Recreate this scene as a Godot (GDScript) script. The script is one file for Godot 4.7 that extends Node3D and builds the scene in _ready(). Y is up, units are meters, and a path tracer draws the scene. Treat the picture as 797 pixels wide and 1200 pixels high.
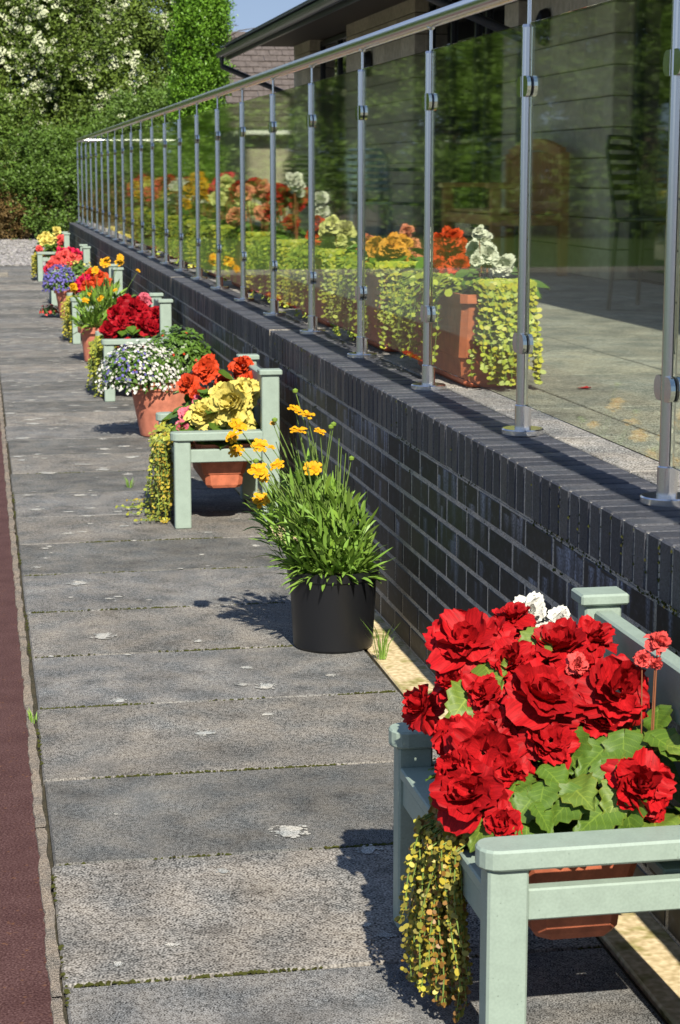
extends Node3D
# A paved path beside a dark brick wall with a glass balustrade; small benches and pots of flowers; a terrace and a building behind.

const EYE := Vector3(0, 1.42, 0)
const FPX := 2250.0                      # focal length in pixels of a 797 x 1200 picture
var pitch := deg_to_rad(9.982)
var yaw := deg_to_rad(10.502)
var cam_f: Vector3
var cam_r: Vector3
var cam_u: Vector3
var rng := RandomNumberGenerator.new()
var M := {}
var names := {}


# ---------------------------------------------------------------- mesh builder
class MB:
	var v := PackedVector3Array()
	var n := PackedVector3Array()
	var uv := PackedVector2Array()
	var c := PackedColorArray()
	var ix := PackedInt32Array()
	var xf := Transform3D.IDENTITY
	var tint := Color.WHITE

	func put(p: Vector3, nn: Vector3, t := Vector2.ZERO) -> int:
		v.append(xf * p)
		n.append((xf.basis * nn).normalized())
		uv.append(t)
		c.append(tint)
		return v.size() - 1

	func tri_out(a: Vector3, b: Vector3, d: Vector3, ce: Vector3) -> void:
		var nn := (b - a).cross(d - a)
		if nn.length_squared() < 1e-16:
			return
		var flip := nn.dot((a + b + d) / 3.0 - ce) < 0.0
		nn = nn.normalized() * (-1.0 if flip else 1.0)
		var i := put(a, nn)
		put(b, nn)
		put(d, nn)
		if flip:
			ix.append_array([i, i + 1, i + 2])
		else:
			ix.append_array([i, i + 2, i + 1])

	func quad_out(a: Vector3, b: Vector3, d: Vector3, e: Vector3, ce: Vector3) -> void:
		var nn := (d - a).cross(e - b)
		if nn.length_squared() < 1e-18:
			return
		var flip := nn.dot((a + b + d + e) / 4.0 - ce) < 0.0
		nn = nn.normalized() * (-1.0 if flip else 1.0)
		var i := put(a, nn, Vector2(0, 0))
		put(b, nn, Vector2(1, 0))
		put(d, nn, Vector2(1, 1))
		put(e, nn, Vector2(0, 1))
		if flip:
			ix.append_array([i, i + 1, i + 2, i, i + 2, i + 3])
		else:
			ix.append_array([i, i + 2, i + 1, i, i + 3, i + 2])

	# box with chamfered edges
	func box(ce: Vector3, s: Vector3, bv := 0.003) -> void:
		var h := s * 0.5
		var b := minf(bv, minf(h.x, minf(h.y, h.z)) * 0.8)
		if b <= 0.0:
			for ax in 3:
				for sg in [-1.0, 1.0]:
					var o := Vector3.ZERO
					o[ax] = h[ax] * sg
					var p := Vector3.ZERO
					p[(ax + 1) % 3] = h[(ax + 1) % 3]
					var q := Vector3.ZERO
					q[(ax + 2) % 3] = h[(ax + 2) % 3]
					quad_out(ce + o - p - q, ce + o + p - q, ce + o + p + q, ce + o - p + q, ce)
			return
		var k := func(sx: float, sy: float, sz: float, ax: int) -> Vector3:
			var p := Vector3(sx * (h.x - b), sy * (h.y - b), sz * (h.z - b))
			p[ax] = [sx, sy, sz][ax] * h[ax]
			return ce + p
		for ax in 3:
			for sg in [-1.0, 1.0]:
				var r := []
				for t in [[-1.0, -1.0], [1.0, -1.0], [1.0, 1.0], [-1.0, 1.0]]:
					var sgn := [0.0, 0.0, 0.0]
					sgn[ax] = sg
					sgn[(ax + 1) % 3] = t[0]
					sgn[(ax + 2) % 3] = t[1]
					r.append(k.call(sgn[0], sgn[1], sgn[2], ax))
				quad_out(r[0], r[1], r[2], r[3], ce)
		for ax in 3:          # edges along ax
			var p1 := (ax + 1) % 3
			var p2 := (ax + 2) % 3
			for s1 in [-1.0, 1.0]:
				for s2 in [-1.0, 1.0]:
					var lo := [0.0, 0.0, 0.0]
					lo[ax] = -1.0
					lo[p1] = s1
					lo[p2] = s2
					var hi := lo.duplicate()
					hi[ax] = 1.0
					quad_out(k.call(lo[0], lo[1], lo[2], p1), k.call(hi[0], hi[1], hi[2], p1), k.call(hi[0], hi[1], hi[2], p2), k.call(lo[0], lo[1], lo[2], p2), ce)
		for sx in [-1.0, 1.0]:
			for sy in [-1.0, 1.0]:
				for sz in [-1.0, 1.0]:
					tri_out(k.call(sx, sy, sz, 0), k.call(sx, sy, sz, 1), k.call(sx, sy, sz, 2), ce)

	# turned shape round the y axis: profile of (radius, height) from bottom to top or outside to inside
	func lathe(pr: Array, seg := 32, at := Vector3.ZERO, wob := 0.0) -> void:
		for k in pr.size() - 1:
			var a: Vector2 = pr[k]
			var b: Vector2 = pr[k + 1]
			var d := b - a
			var nn2 := Vector2(d.y, -d.x).normalized()
			var i0 := v.size()
			for s in seg + 1:
				var t := TAU * s / seg
				var w := 1.0 + wob * (sin(t * seg / 2.0) * 0.5)
				var dir := Vector3(cos(t), 0, sin(t))
				var nn := dir * nn2.x + Vector3.UP * nn2.y
				put(at + dir * a.x * w + Vector3.UP * a.y, nn, Vector2(float(s) / seg, 0))
				put(at + dir * b.x * w + Vector3.UP * b.y, nn, Vector2(float(s) / seg, 1))
			for s in seg:
				var i := i0 + s * 2
				ix.append_array([i, i + 2, i + 1, i + 1, i + 2, i + 3])

	# tube along points
	func tube(pts: Array, rad, seg := 8, caps := true) -> void:
		var m := pts.size()
		var prev := Vector3.ZERO
		var i0 := v.size()
		for k in m:
			var d: Vector3 = (pts[mini(k + 1, m - 1)] - pts[maxi(k - 1, 0)]).normalized()
			var side := prev
			if k == 0:
				side = d.cross(Vector3.UP if absf(d.y) < 0.9 else Vector3.RIGHT).normalized()
			else:
				side = (side - d * side.dot(d)).normalized()
			prev = side
			var up := side.cross(d)
			var r: float = rad[k] if rad is Array else rad
			for s in seg + 1:
				var t := TAU * s / seg
				var o := side * cos(t) + up * sin(t)
				put(pts[k] + o * r, o, Vector2(float(s) / seg, float(k)))
		for k in m - 1:
			for s in seg:
				var i := i0 + k * (seg + 1) + s
				var j := i + seg + 1
				ix.append_array([i, i + 1, j, i + 1, j + 1, j])
		if caps:
			for e in [0, m - 1]:
				var dd: Vector3 = (pts[0] - pts[1]).normalized() if e == 0 else (pts[m - 1] - pts[m - 2]).normalized()
				var ci := put(pts[e], dd)
				var f := v.size()
				for s in seg + 1:
					v.append(v[i0 + e * (seg + 1) + s])
					n.append((xf.basis * dd).normalized())
					uv.append(Vector2.ZERO)
					c.append(tint)
				for s in seg:
					if e == 0:
						ix.append_array([ci, f + s + 1, f + s])
					else:
						ix.append_array([ci, f + s, f + s + 1])

	# smooth sheet from a grid of points
	func sheet(g: Array) -> void:
		var h := g.size()
		var w: int = g[0].size()
		var i0 := v.size()
		for i in h:
			for j in w:
				var a: Vector3 = g[mini(i + 1, h - 1)][j] - g[maxi(i - 1, 0)][j]
				var b: Vector3 = g[i][mini(j + 1, w - 1)] - g[i][maxi(j - 1, 0)]
				put(g[i][j], a.cross(b), Vector2(float(j) / (w - 1), float(i) / (h - 1)))
		for i in h - 1:
			for j in w - 1:
				var k := i0 + i * w + j
				ix.append_array([k, k + 1, k + w, k + 1, k + w + 1, k + w])

	# flat polygon fan; normal nn
	func fan(ce: Vector3, ring: Array, nn: Vector3) -> void:
		var i := put(ce, nn)
		for p in ring:
			put(p, nn)
		var m := ring.size()
		var turn := Vector3.ZERO
		for k in m:
			turn += (ring[k] - ce).cross(ring[(k + 1) % m] - ce)
		var ccw := turn.dot(nn) > 0.0
		for k in m:
			if ccw:
				ix.append_array([i, i + 1 + (k + 1) % m, i + 1 + k])
			else:
				ix.append_array([i, i + 1 + k, i + 1 + (k + 1) % m])

	func mesh() -> ArrayMesh:
		var a := []
		a.resize(Mesh.ARRAY_MAX)
		a[Mesh.ARRAY_VERTEX] = v
		a[Mesh.ARRAY_NORMAL] = n
		a[Mesh.ARRAY_TEX_UV] = uv
		a[Mesh.ARRAY_COLOR] = c
		a[Mesh.ARRAY_INDEX] = ix
		var m := ArrayMesh.new()
		m.add_surface_from_arrays(Mesh.PRIMITIVE_TRIANGLES, a)
		return m


# ---------------------------------------------------------------- nodes
func numbered(called: String) -> String:
	var k: int = names.get(called, 0)
	names[called] = k + 1
	return called if k == 0 else "%s_%03d" % [called, k]


func tag(o: Node, label := "", category := "", group := "", kind := "") -> Node:
	if label: o.set_meta("label", label)
	if category: o.set_meta("category", category)
	if group: o.set_meta("group", group)
	if kind: o.set_meta("kind", kind)
	return o


func thing(called: String, at: Vector3, label := "", category := "", group := "", kind := "") -> Node3D:
	var o := Node3D.new()
	o.name = numbered(called)
	add_child(o)
	o.position = at
	tag(o, label, category, group, kind)
	return o


func part(called: String, mesh: Mesh, m: Material, parent: Node = self, at := Transform3D.IDENTITY) -> MeshInstance3D:
	var o := MeshInstance3D.new()
	o.name = numbered(called) if parent == self else called
	o.mesh = mesh
	o.material_override = m
	o.transform = at
	parent.add_child(o, true)
	return o


func bits(called: String, mesh: Mesh, m: Material, parent: Node, xfs: Array, cols: Array = []) -> MultiMeshInstance3D:
	var mm := MultiMesh.new()
	mm.transform_format = MultiMesh.TRANSFORM_3D
	mm.use_colors = cols.size() > 0
	mm.mesh = mesh
	mm.instance_count = xfs.size()
	for i in xfs.size():
		mm.set_instance_transform(i, xfs[i])
		if cols.size() > 0:
			mm.set_instance_color(i, cols[i])
	var o := MultiMeshInstance3D.new()
	o.name = numbered(called) if parent == self else called
	o.multimesh = mm
	o.material_override = m
	parent.add_child(o, true)
	return o


func at(p: Vector3) -> Transform3D:
	return Transform3D(Basis.IDENTITY, p)


# point on the sight line of a photo pixel at the plane z
func pz(u: float, w: float, z: float) -> Vector3:
	var d := cam_f * FPX + cam_r * (u - 398.5) - cam_u * (w - 600.0)
	return EYE + d * (z / d.z)


# ... and at the level y
func py(u: float, w: float, y: float) -> Vector3:
	var d := cam_f * FPX + cam_r * (u - 398.5) - cam_u * (w - 600.0)
	return EYE + d * ((y - EYE.y) / d.y)


func rnd(a: float, b: float) -> float:
	return rng.randf_range(a, b)


func facing(p: Vector3, dir: Vector3, spin: float, s := 1.0) -> Transform3D:
	var y := dir.normalized()
	var x := y.cross(Vector3(0.31, 0.2, 0.93)).normalized()
	var z := x.cross(y)
	return Transform3D(Basis(x, y, z) * Basis(Vector3.UP, spin) * Basis.from_scale(Vector3.ONE * s), p)


# ---------------------------------------------------------------- textures and materials
func noise(w: int, h: int, sd: int, freq: float, oct := 1, kind := FastNoiseLite.TYPE_SIMPLEX_SMOOTH) -> PackedByteArray:
	var f := FastNoiseLite.new()
	f.seed = sd
	f.frequency = freq
	f.noise_type = kind
	f.fractal_octaves = oct
	f.fractal_type = FastNoiseLite.FRACTAL_FBM if oct > 1 else FastNoiseLite.FRACTAL_NONE
	var im := f.get_seamless_image(w, h, false, false, 0.12, true)
	im.convert(Image.FORMAT_L8)
	return im.get_data()


func gray_tex(d: PackedByteArray, w: int, h: int) -> ImageTexture:
	return ImageTexture.create_from_image(Image.create_from_data(w, h, false, Image.FORMAT_L8, d))


func rgb_tex(d: PackedByteArray, w: int, h: int) -> ImageTexture:
	return ImageTexture.create_from_image(Image.create_from_data(w, h, false, Image.FORMAT_RGB8, d))


func lin(r: float, g: float, b: float) -> Color:
	return Color(r, g, b).linear_to_srgb()


func mat(called: String, col: Color, rough := 0.7, spec := 0.5) -> StandardMaterial3D:
	var m := StandardMaterial3D.new()
	m.resource_name = called
	m.albedo_color = col
	m.roughness = rough
	m.metallic_specular = spec
	M[called] = m
	return m


func world_tex(m: StandardMaterial3D, t: Texture2D, period: Vector3, off := Vector3.ZERO, own := false) -> void:
	m.albedo_texture = t
	m.uv1_triplanar = true
	m.uv1_world_triplanar = not own
	m.uv1_scale = Vector3(1.0 / period.x, 1.0 / period.y, 1.0 / period.z)
	m.uv1_offset = off
	m.uv1_triplanar_sharpness = 8.0


func leafy(called: String, col: Color, rough := 0.5, back := 0.35) -> StandardMaterial3D:
	var m := mat(called, col, rough, 0.4)
	m.vertex_color_use_as_albedo = true
	m.backlight_enabled = back > 0.0
	var l := col.srgb_to_linear()
	var mx := maxf(l.r, maxf(l.g, l.b))
	m.backlight = Color(back, back, back)
	return m


func make_materials() -> void:
	# speckled stone grain, shared by the paving
	var w := 1024
	var a := noise(w, w, 11, 0.30)
	var b := noise(w, w, 12, 0.07, 2)
	var c := noise(w, w, 13, 0.008, 4)
	var d := PackedByteArray()
	d.resize(w * w * 3)
	var e := PackedByteArray()
	e.resize(w * w)
	for i in w * w:
		var g := (a[i] - 128) * 0.95 + (b[i] - 128) * 0.36 + (c[i] - 128) * 0.22
		var x := 196.0 + g
		if a[i] < 62 and b[i] < 130:
			x -= 38.0
		x = clampf(x, 60.0, 255.0)
		var wm := (c[i] - 128) * 0.05
		d[i * 3] = int(clampf(x + wm, 0, 255))
		d[i * 3 + 1] = int(clampf(x - 1, 0, 255))
		d[i * 3 + 2] = int(clampf(x - 5 - wm, 0, 255))
		e[i] = int(clampf(128 + (a[i] - 128) * 0.7 + (b[i] - 128) * 0.5, 0, 255))
	var grain := rgb_tex(d, w, w)
	var grain_h := gray_tex(e, w, w)
	# broad stains, multiplied over the grain
	var ww := 512
	var p := noise(ww, ww, 21, 0.012, 5)
	var q := noise(ww, ww, 22, 0.03, 4)
	var st := PackedByteArray()
	st.resize(ww * ww * 3)
	for i in ww * ww:
		var x := 236.0 + (p[i] - 128) * 0.20 + (q[i] - 128) * 0.14
		if q[i] < 78:
			x -= (78 - q[i]) * 0.5
		st[i * 3] = int(clampf(x + 2, 0, 255))
		st[i * 3 + 1] = int(clampf(x, 0, 255))
		st[i * 3 + 2] = int(clampf(x - 2, 0, 255))
	var stains := rgb_tex(st, ww, ww)
	var tones := [["slab_grey", 0.35, 0.355, 0.36], ["slab_pink", 0.43, 0.415, 0.395], ["slab_dark", 0.265, 0.27, 0.27], ["slab_buff", 0.37, 0.362, 0.348], ["slab_pale", 0.52, 0.50, 0.47]]
	for k in tones.size():
		var t: Array = tones[k]
		var m := mat(t[0], lin(t[1], t[2], t[3]), 0.9, 0.3)
		var per: float = [1.25, 1.75, 1.1, 1.45, 1.3][k]
		world_tex(m, grain, Vector3(per, per, per), Vector3(0.13 * k, 0.37 * k, 0.23 * k))
		m.heightmap_enabled = true
		m.heightmap_texture = grain_h
		m.heightmap_scale = 0.16
		m.detail_enabled = true
		m.detail_albedo = stains
		m.detail_blend_mode = BaseMaterial3D.BLEND_MODE_MUL
		m.detail_uv_layer = BaseMaterial3D.DETAIL_UV_2
		m.uv2_triplanar = true
		m.uv2_world_triplanar = true
		m.uv2_scale = Vector3.ONE / (2.3 + 0.37 * k)
		m.uv2_offset = Vector3(0.1, 0.2, 0.3) * k
	# terrace slabs: smoother
	for k in 3:
		var m := mat("terrace_%d" % k, [lin(0.50, 0.50, 0.50), lin(0.56, 0.555, 0.54), lin(0.45, 0.455, 0.46)][k], 0.85, 0.3)
		world_tex(m, grain, Vector3(1.9, 1.9, 1.9), Vector3(0.3, 0.1, 0.7) * k)
		m.detail_enabled = true
		m.detail_albedo = stains
		m.detail_blend_mode = BaseMaterial3D.BLEND_MODE_MUL
		m.detail_uv_layer = BaseMaterial3D.DETAIL_UV_2
		m.uv2_triplanar = true
		m.uv2_world_triplanar = true
		m.uv2_scale = Vector3.ONE / 3.1
	var cm := mat("concrete", lin(0.34, 0.325, 0.30), 0.92, 0.3)
	world_tex(cm, grain, Vector3(0.9, 0.9, 0.9))
	cm = mat("edging", lin(0.43, 0.37, 0.31), 0.93, 0.3)
	world_tex(cm, grain, Vector3(0.8, 0.8, 0.8))
	cm.heightmap_enabled = true
	cm.heightmap_texture = grain_h
	cm.heightmap_scale = 0.4
	# yellowish footing strip with damp algae
	var f1 := noise(512, 512, 31, 0.02, 4)
	var f2 := noise(512, 512, 32, 0.12, 2)
	var fd := PackedByteArray()
	fd.resize(512 * 512 * 3)
	for i in 512 * 512:
		var x := (f2[i] - 128) * 0.25
		var al := clampf((f1[i] - 150) / 50.0, 0.0, 1.0)
		fd[i * 3] = int(clampf(lerpf(198, 150, al) + x, 0, 255))
		fd[i * 3 + 1] = int(clampf(lerpf(180, 142, al) + x, 0, 255))
		fd[i * 3 + 2] = int(clampf(lerpf(142, 92, al) + x, 0, 255))
	cm = mat("footing", Color.WHITE, 0.92, 0.3)
	world_tex(cm, rgb_tex(fd, 512, 512), Vector3(1.4, 1.4, 1.4))
	# maroon road surface with flecks of rust and wear
	var r1 := noise(1024, 1024, 41, 0.26, 2)
	var r2 := noise(1024, 1024, 42, 0.012, 5)
	var r3 := noise(1024, 1024, 43, 0.05, 3)
	var rd := PackedByteArray()
	rd.resize(1024 * 1024 * 3)
	for i in 1024 * 1024:
		var x := (r1[i] - 128) * 0.30 + (r2[i] - 128) * 0.06
		var R := 76.0 + x
		var G := 50.0 + x
		var B := 46.0 + x
		if r3[i] > 196:
			var t := minf((r3[i] - 196) / 30.0, 1.0) * 0.5
			R = lerpf(R, 138, t)
			G = lerpf(G, 96, t)
			B = lerpf(B, 52, t)
		elif r1[i] > 224:
			R += 26.0
			G += 26.0
			B += 26.0
		rd[i * 3] = int(clampf(R, 0, 255))
		rd[i * 3 + 1] = int(clampf(G, 0, 255))
		rd[i * 3 + 2] = int(clampf(B, 0, 255))
	cm = mat("tarmac", Color.WHITE, 0.8, 0.4)
	world_tex(cm, rgb_tex(rd, 1024, 1024), Vector3(1.6, 1.6, 1.6))
	cm.heightmap_enabled = true
	cm.heightmap_texture = gray_tex(r1, 1024, 1024)
	cm.heightmap_scale = 0.02
	# engineering brick with chalky runs of lime (period 4.1 m along the wall, 0.8 m up it)
	var bw := 2048
	var bh := 512
	var g1 := noise(bw, bh, 51, 0.05, 3)
	var g2 := noise(bw, bh, 52, 0.2, 1)
	var run := PackedFloat32Array()
	run.resize(bw * bh)
	var rr := RandomNumberGenerator.new()
	rr.seed = 99
	for k in 115:
		var cx := rr.randi_range(0, bw - 1)
		var wd := rr.randi_range(3, 22)
		var y0 := int(bh * (1.0 - rr.randf_range(0.60, 0.635) / 0.8)) + (rr.randi_range(0, 190) if k > 55 else 0)
		var len := rr.randi_range(20, 150)
		var str := rr.randf_range(0.45, 1.0)
		for j in wd * 2:
			var x := (cx + j) % bw
			var off := absf(j - wd) / wd
			var l2 := int(len * (1.0 - off * off * 0.7) * rr.randf_range(0.6, 1.0))
			var s2 := str * (1.0 - off * 0.8) * rr.randf_range(0.35, 1.0)
			for y in l2:
				var yy := y0 + y
				if yy < bh and yy >= 0:
					run[yy * bw + x] = maxf(run[yy * bw + x], s2 * (1.0 - float(y) / l2 * 0.75))
	var bd := PackedByteArray()
	bd.resize(bw * bh * 3)
	for i in bw * bh:
		var x := (g1[i] - 128) * 0.22 + (g2[i] - 128) * 0.10
		var s := pow(run[i], 0.75) * clampf(0.35 + g2[i] / 260.0, 0.0, 1.0)
		if g1[i] > 176:
			s = maxf(s, (g1[i] - 176) / 300.0)
		bd[i * 3] = int(clampf(lerpf(35 + x * 0.6, 232, s), 0, 255))
		bd[i * 3 + 1] = int(clampf(lerpf(37 + x * 0.6, 236, s), 0, 255))
		bd[i * 3 + 2] = int(clampf(lerpf(42 + x * 0.6, 244, s), 0, 255))
	var lime := rgb_tex(bd, bw, bh)
	for k in 4:
		var m := mat("brick_%d" % k, [lin(0.66, 0.74, 0.90), lin(0.48, 0.54, 0.66), lin(0.72, 0.72, 0.78), lin(0.56, 0.66, 0.88)][k], [0.55, 0.62, 0.58, 0.52][k], 0.4)
		world_tex(m, lime, Vector3(0.8, 0.8, 4.1))
	for k in 3:
		var m := mat("coping_%d" % k, [lin(0.105, 0.112, 0.138), lin(0.08, 0.086, 0.108), lin(0.135, 0.14, 0.162)][k], [0.58, 0.64, 0.54][k], 0.4)
		world_tex(m, grain, Vector3(0.8, 0.8, 0.8), Vector3(0.1, 0.4, 0.2) * k)
	cm = mat("mortar", lin(0.62, 0.59, 0.54), 0.95, 0.3)
	world_tex(cm, grain, Vector3(0.7, 0.7, 0.7))
	# painted wood, faint long grain in the object's own axes
	var w1 := noise(512, 512, 61, 0.02, 3)
	var w2 := noise(512, 512, 62, 0.15, 2)
	var wd1 := PackedByteArray()
	wd1.resize(512 * 512 * 3)
	for i in 512 * 512:
		var x := 240.0 + (w1[i] - 128) * 0.06 + (w2[i] - 128) * 0.07
		if w2[i] < 26 and w1[i] > 120:
			x -= 70.0
		wd1[i * 3] = int(clampf(x, 0, 255))
		wd1[i * 3 + 1] = int(clampf(x, 0, 255))
		wd1[i * 3 + 2] = int(clampf(x - 3, 0, 255))
	cm = mat("sage_paint", lin(0.315, 0.40, 0.345), 0.5, 0.45)
	world_tex(cm, rgb_tex(wd1, 512, 512), Vector3(0.5, 0.5, 0.5), Vector3.ZERO, true)
	# terracotta
	var t1 := noise(512, 512, 71, 0.02, 4)
	var td := PackedByteArray()
	td.resize(512 * 512 * 3)
	for i in 512 * 512:
		var x := 226.0 + (t1[i] - 128) * 0.22 + (w2[i] - 128) * 0.08
		td[i * 3] = int(clampf(x + 6, 0, 255))
		td[i * 3 + 1] = int(clampf(x, 0, 255))
		td[i * 3 + 2] = int(clampf(x, 0, 255))
	var clay := rgb_tex(td, 512, 512)
	cm = mat("terracotta", lin(0.60, 0.225, 0.14), 0.62, 0.4)
	world_tex(cm, clay, Vector3(0.6, 0.6, 0.6), Vector3.ZERO, true)
	cm = mat("trough_clay", lin(0.55, 0.17, 0.085), 0.5, 0.45)
	world_tex(cm, clay, Vector3(0.6, 0.6, 0.6), Vector3.ZERO, true)
	cm = mat("black_plastic", lin(0.007, 0.0075, 0.009), 0.4, 0.5)
	cm = mat("soil", lin(0.05, 0.035, 0.025), 0.95, 0.2)
	world_tex(cm, grain, Vector3(0.3, 0.3, 0.3))
	cm = mat("steel", lin(0.68, 0.67, 0.66), 0.24, 0.5)
	cm.metallic = 1.0
	cm = mat("polished_steel", lin(0.7, 0.7, 0.71), 0.14, 0.5)
	cm.metallic = 1.0
	cm = mat("rubber", lin(0.012, 0.012, 0.013), 0.6)
	cm = mat("glass", Color(lin(0.22, 0.34, 0.08), 0.10), 0.02, 0.38)
	cm.transparency = BaseMaterial3D.TRANSPARENCY_ALPHA
	cm.albedo_color = Color(lin(0.87, 0.95, 0.76), 0.0)
	cm.refraction_enabled = true
	cm.refraction_scale = 0.02
	# building
	var h1 := noise(512, 512, 81, 0.2, 2)
	var h2 := noise(512, 512, 82, 0.02, 3)
	var hd := PackedByteArray()
	hd.resize(512 * 512 * 3)
	for i in 512 * 512:
		var x := 240.0 + (h1[i] - 128) * 0.16 + (h2[i] - 128) * 0.16
		hd[i * 3] = int(clampf(x, 0, 255))
		hd[i * 3 + 1] = int(clampf(x - 2, 0, 255))
		hd[i * 3 + 2] = int(clampf(x - 8, 0, 255))
	var blk := rgb_tex(hd, 512, 512)
	for k in 3:
		cm = mat("block_%d" % k, [lin(0.58, 0.52, 0.42), lin(0.52, 0.465, 0.375), lin(0.62, 0.555, 0.45)][k], 0.9, 0.3)
		world_tex(cm, blk, Vector3(0.9, 0.9, 0.9))
	cm = mat("block_mortar", lin(0.12, 0.105, 0.09), 0.95, 0.2)
	cm = mat("window_glass", lin(0.006, 0.007, 0.008), 0.03, 0.72)
	cm = mat("dark_frame", lin(0.02, 0.022, 0.025), 0.4)
	cm = mat("gutter", lin(0.035, 0.04, 0.048), 0.35)
	cm = mat("soffit", lin(0.055, 0.04, 0.03), 0.7)
	cm = mat("roof_slate", lin(0.09, 0.095, 0.10), 0.6)
	cm = mat("roof_tile", lin(0.125, 0.108, 0.10), 0.85, 0.3)
	world_tex(cm, stains, Vector3(1.1, 1.1, 1.1))
	cm = mat("render_wall", lin(0.46, 0.42, 0.35), 0.9, 0.3)
	world_tex(cm, stains, Vector3(2.0, 2.0, 2.0))
	cm = mat("white_paint", lin(0.75, 0.75, 0.74), 0.5)
	cm = mat("teak", lin(0.44, 0.22, 0.08), 0.6)
	cm = mat("blue_metal", lin(0.10, 0.14, 0.19), 0.45)
	cm = mat("black_metal", lin(0.015, 0.015, 0.016), 0.4)
	# ground
	cm = mat("lawn", lin(0.075, 0.125, 0.03), 0.9, 0.2)
	world_tex(cm, stains, Vector3(1.7, 1.7, 1.7))
	cm = mat("earth", lin(0.10, 0.085, 0.06), 0.95, 0.2)
	world_tex(cm, stains, Vector3(1.3, 1.3, 1.3))
	cm = mat("pebble", lin(0.27, 0.265, 0.26), 0.8, 0.3)
	cm.vertex_color_use_as_albedo = true
	cm = mat("lichen", lin(0.74, 0.74, 0.71), 0.95, 0.2)
	cm.vertex_color_use_as_albedo = true
	world_tex(cm, grain, Vector3(0.6, 0.6, 0.6))
	cm = mat("moss", lin(0.065, 0.07, 0.016), 0.95, 0.2)
	cm.vertex_color_use_as_albedo = true
	cm = mat("joint_fill", lin(0.11, 0.10, 0.075), 0.95, 0.2)
	world_tex(cm, grain, Vector3(0.4, 0.4, 0.4))
	cm = mat("bark", lin(0.11, 0.085, 0.06), 0.9, 0.2)
	# plants
	var lv := Image.create(128, 128, false, Image.FORMAT_RGB8)
	for y in 128:
		for x in 128:
			var u := absf(x - 63.5) / 64.0
			var t := y / 127.0
			var side := absf(fposmod(t * 7.0 - u * 2.2, 1.0) - 0.5) * 2.0
			var vein := clampf((side - 0.80) * 5.0, 0.0, 1.0) * (1.0 - u * 0.6)
			vein = maxf(vein, clampf(1.0 - u * 16.0, 0.0, 1.0))
			var qq := 0.72 + 0.20 * vein + 0.05 * sin(x * 0.9 + y * 0.37) * sin(y * 0.8)
			var rim := clampf((u - 0.90) * 8.0, 0.0, 1.0) * 0.5
			lv.set_pixel(x, y, Color(qq + rim * 0.25 + 0.08 * vein, qq, qq * 0.95 - rim * 0.2))
	for k in 2:
		var bm := leafy("begonia_leaf_%d" % k, [lin(0.15, 0.28, 0.035), lin(0.22, 0.34, 0.05)][k], 0.52, 0.2)
		bm.albedo_texture = ImageTexture.create_from_image(lv)
	leafy("leaf_green", lin(0.085, 0.165, 0.022), 0.4, 0.2)
	leafy("leaf_dark", lin(0.05, 0.11, 0.02), 0.45)
	leafy("leaf_gold", lin(0.42, 0.40, 0.05), 0.45, 0.25)
	leafy("leaf_grass", lin(0.19, 0.33, 0.055), 0.45, 0.3)
	leafy("leaf_tree", lin(0.11, 0.175, 0.034), 0.5, 0.25)
	leafy("leaf_ivy", lin(0.13, 0.27, 0.028), 0.35, 0.3)
	leafy("leaf_brown", lin(0.15, 0.10, 0.045), 0.6, 0.2)
	leafy("blossom_cream", lin(0.52, 0.56, 0.36), 0.7, 0.2)
	leafy("stem", lin(0.17, 0.26, 0.06), 0.5, 0.0)
	leafy("stem_red", lin(0.24, 0.09, 0.04), 0.5, 0.0)
	var pn := noise(64, 256, 91, 0.22, 2)
	var pd := PackedByteArray()
	pd.resize(64 * 64 * 3)
	for y in 64:
		for x in 64:
			var vn := (pn[x + 64 * (y / 6)] - 128) * 0.30 + (pn[x * 7 % 64 + 64 * 90] - 128) * 0.16
			var q3 := int(clampf(218.0 + vn, 0, 255))
			for ch in 3:
				pd[(y * 64 + x) * 3 + ch] = q3
	var veins := rgb_tex(pd, 64, 64)
	for k in [["red", 0.44, 0.009, 0.012], ["orange_red", 0.62, 0.060, 0.016], ["crimson", 0.36, 0.006, 0.014], ["yellow", 0.78, 0.62, 0.15], ["pink", 0.85, 0.16, 0.22], ["white", 0.74, 0.73, 0.66], ["orange", 0.88, 0.33, 0.05], ["salmon", 0.85, 0.26, 0.17], ["gold", 0.70, 0.36, 0.01], ["coral", 0.80, 0.09, 0.08], ["pale_yellow", 0.80, 0.74, 0.30], ["violet", 0.15, 0.13, 0.42], ["magenta", 0.62, 0.015, 0.07]]:
		var m := leafy("petal_" + k[0], lin(minf(k[1] * 1.3, 0.95), minf(k[2] * 1.3, 0.95), minf(k[3] * 1.3, 0.95)), 0.55, 0.24)
		m.metallic_specular = 0.25
		m.albedo_texture = veins


# ---------------------------------------------------------------- plant shapes
var bloom_meshes := []
var small_blooms := []
var leaf_meshes := []
var daisy_meshes := []


func petal(mb: MB, L: float, W: float, cup: float, curl: float, ruf: float, ph: float, nu: int, nv: int) -> void:
	var g := []
	for i in nv + 1:
		var t := float(i) / nv
		var row := []
		var wd := W * (0.22 + 0.78 * pow(sin(PI * (0.10 + 0.62 * t)), 0.85))
		for j in nu + 1:
			var s := float(j) / nu * 2.0 - 1.0
			var tip := t * (1.0 + 0.05 * sin(s * 9.0 + ph)) - 0.20 * s * s * t
			var frill := (0.35 + 0.65 * absf(s)) * t * t
			var y := cup * s * s * t * L + curl * t * t * L + ruf * L * frill * (sin(s * 5.2 + ph) + 0.6 * sin(s * 9.7 - ph * 2.0))
			row.append(Vector3(s * wd, y, tip * L))
		g.append(row)
	mb.sheet(g)


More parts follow.
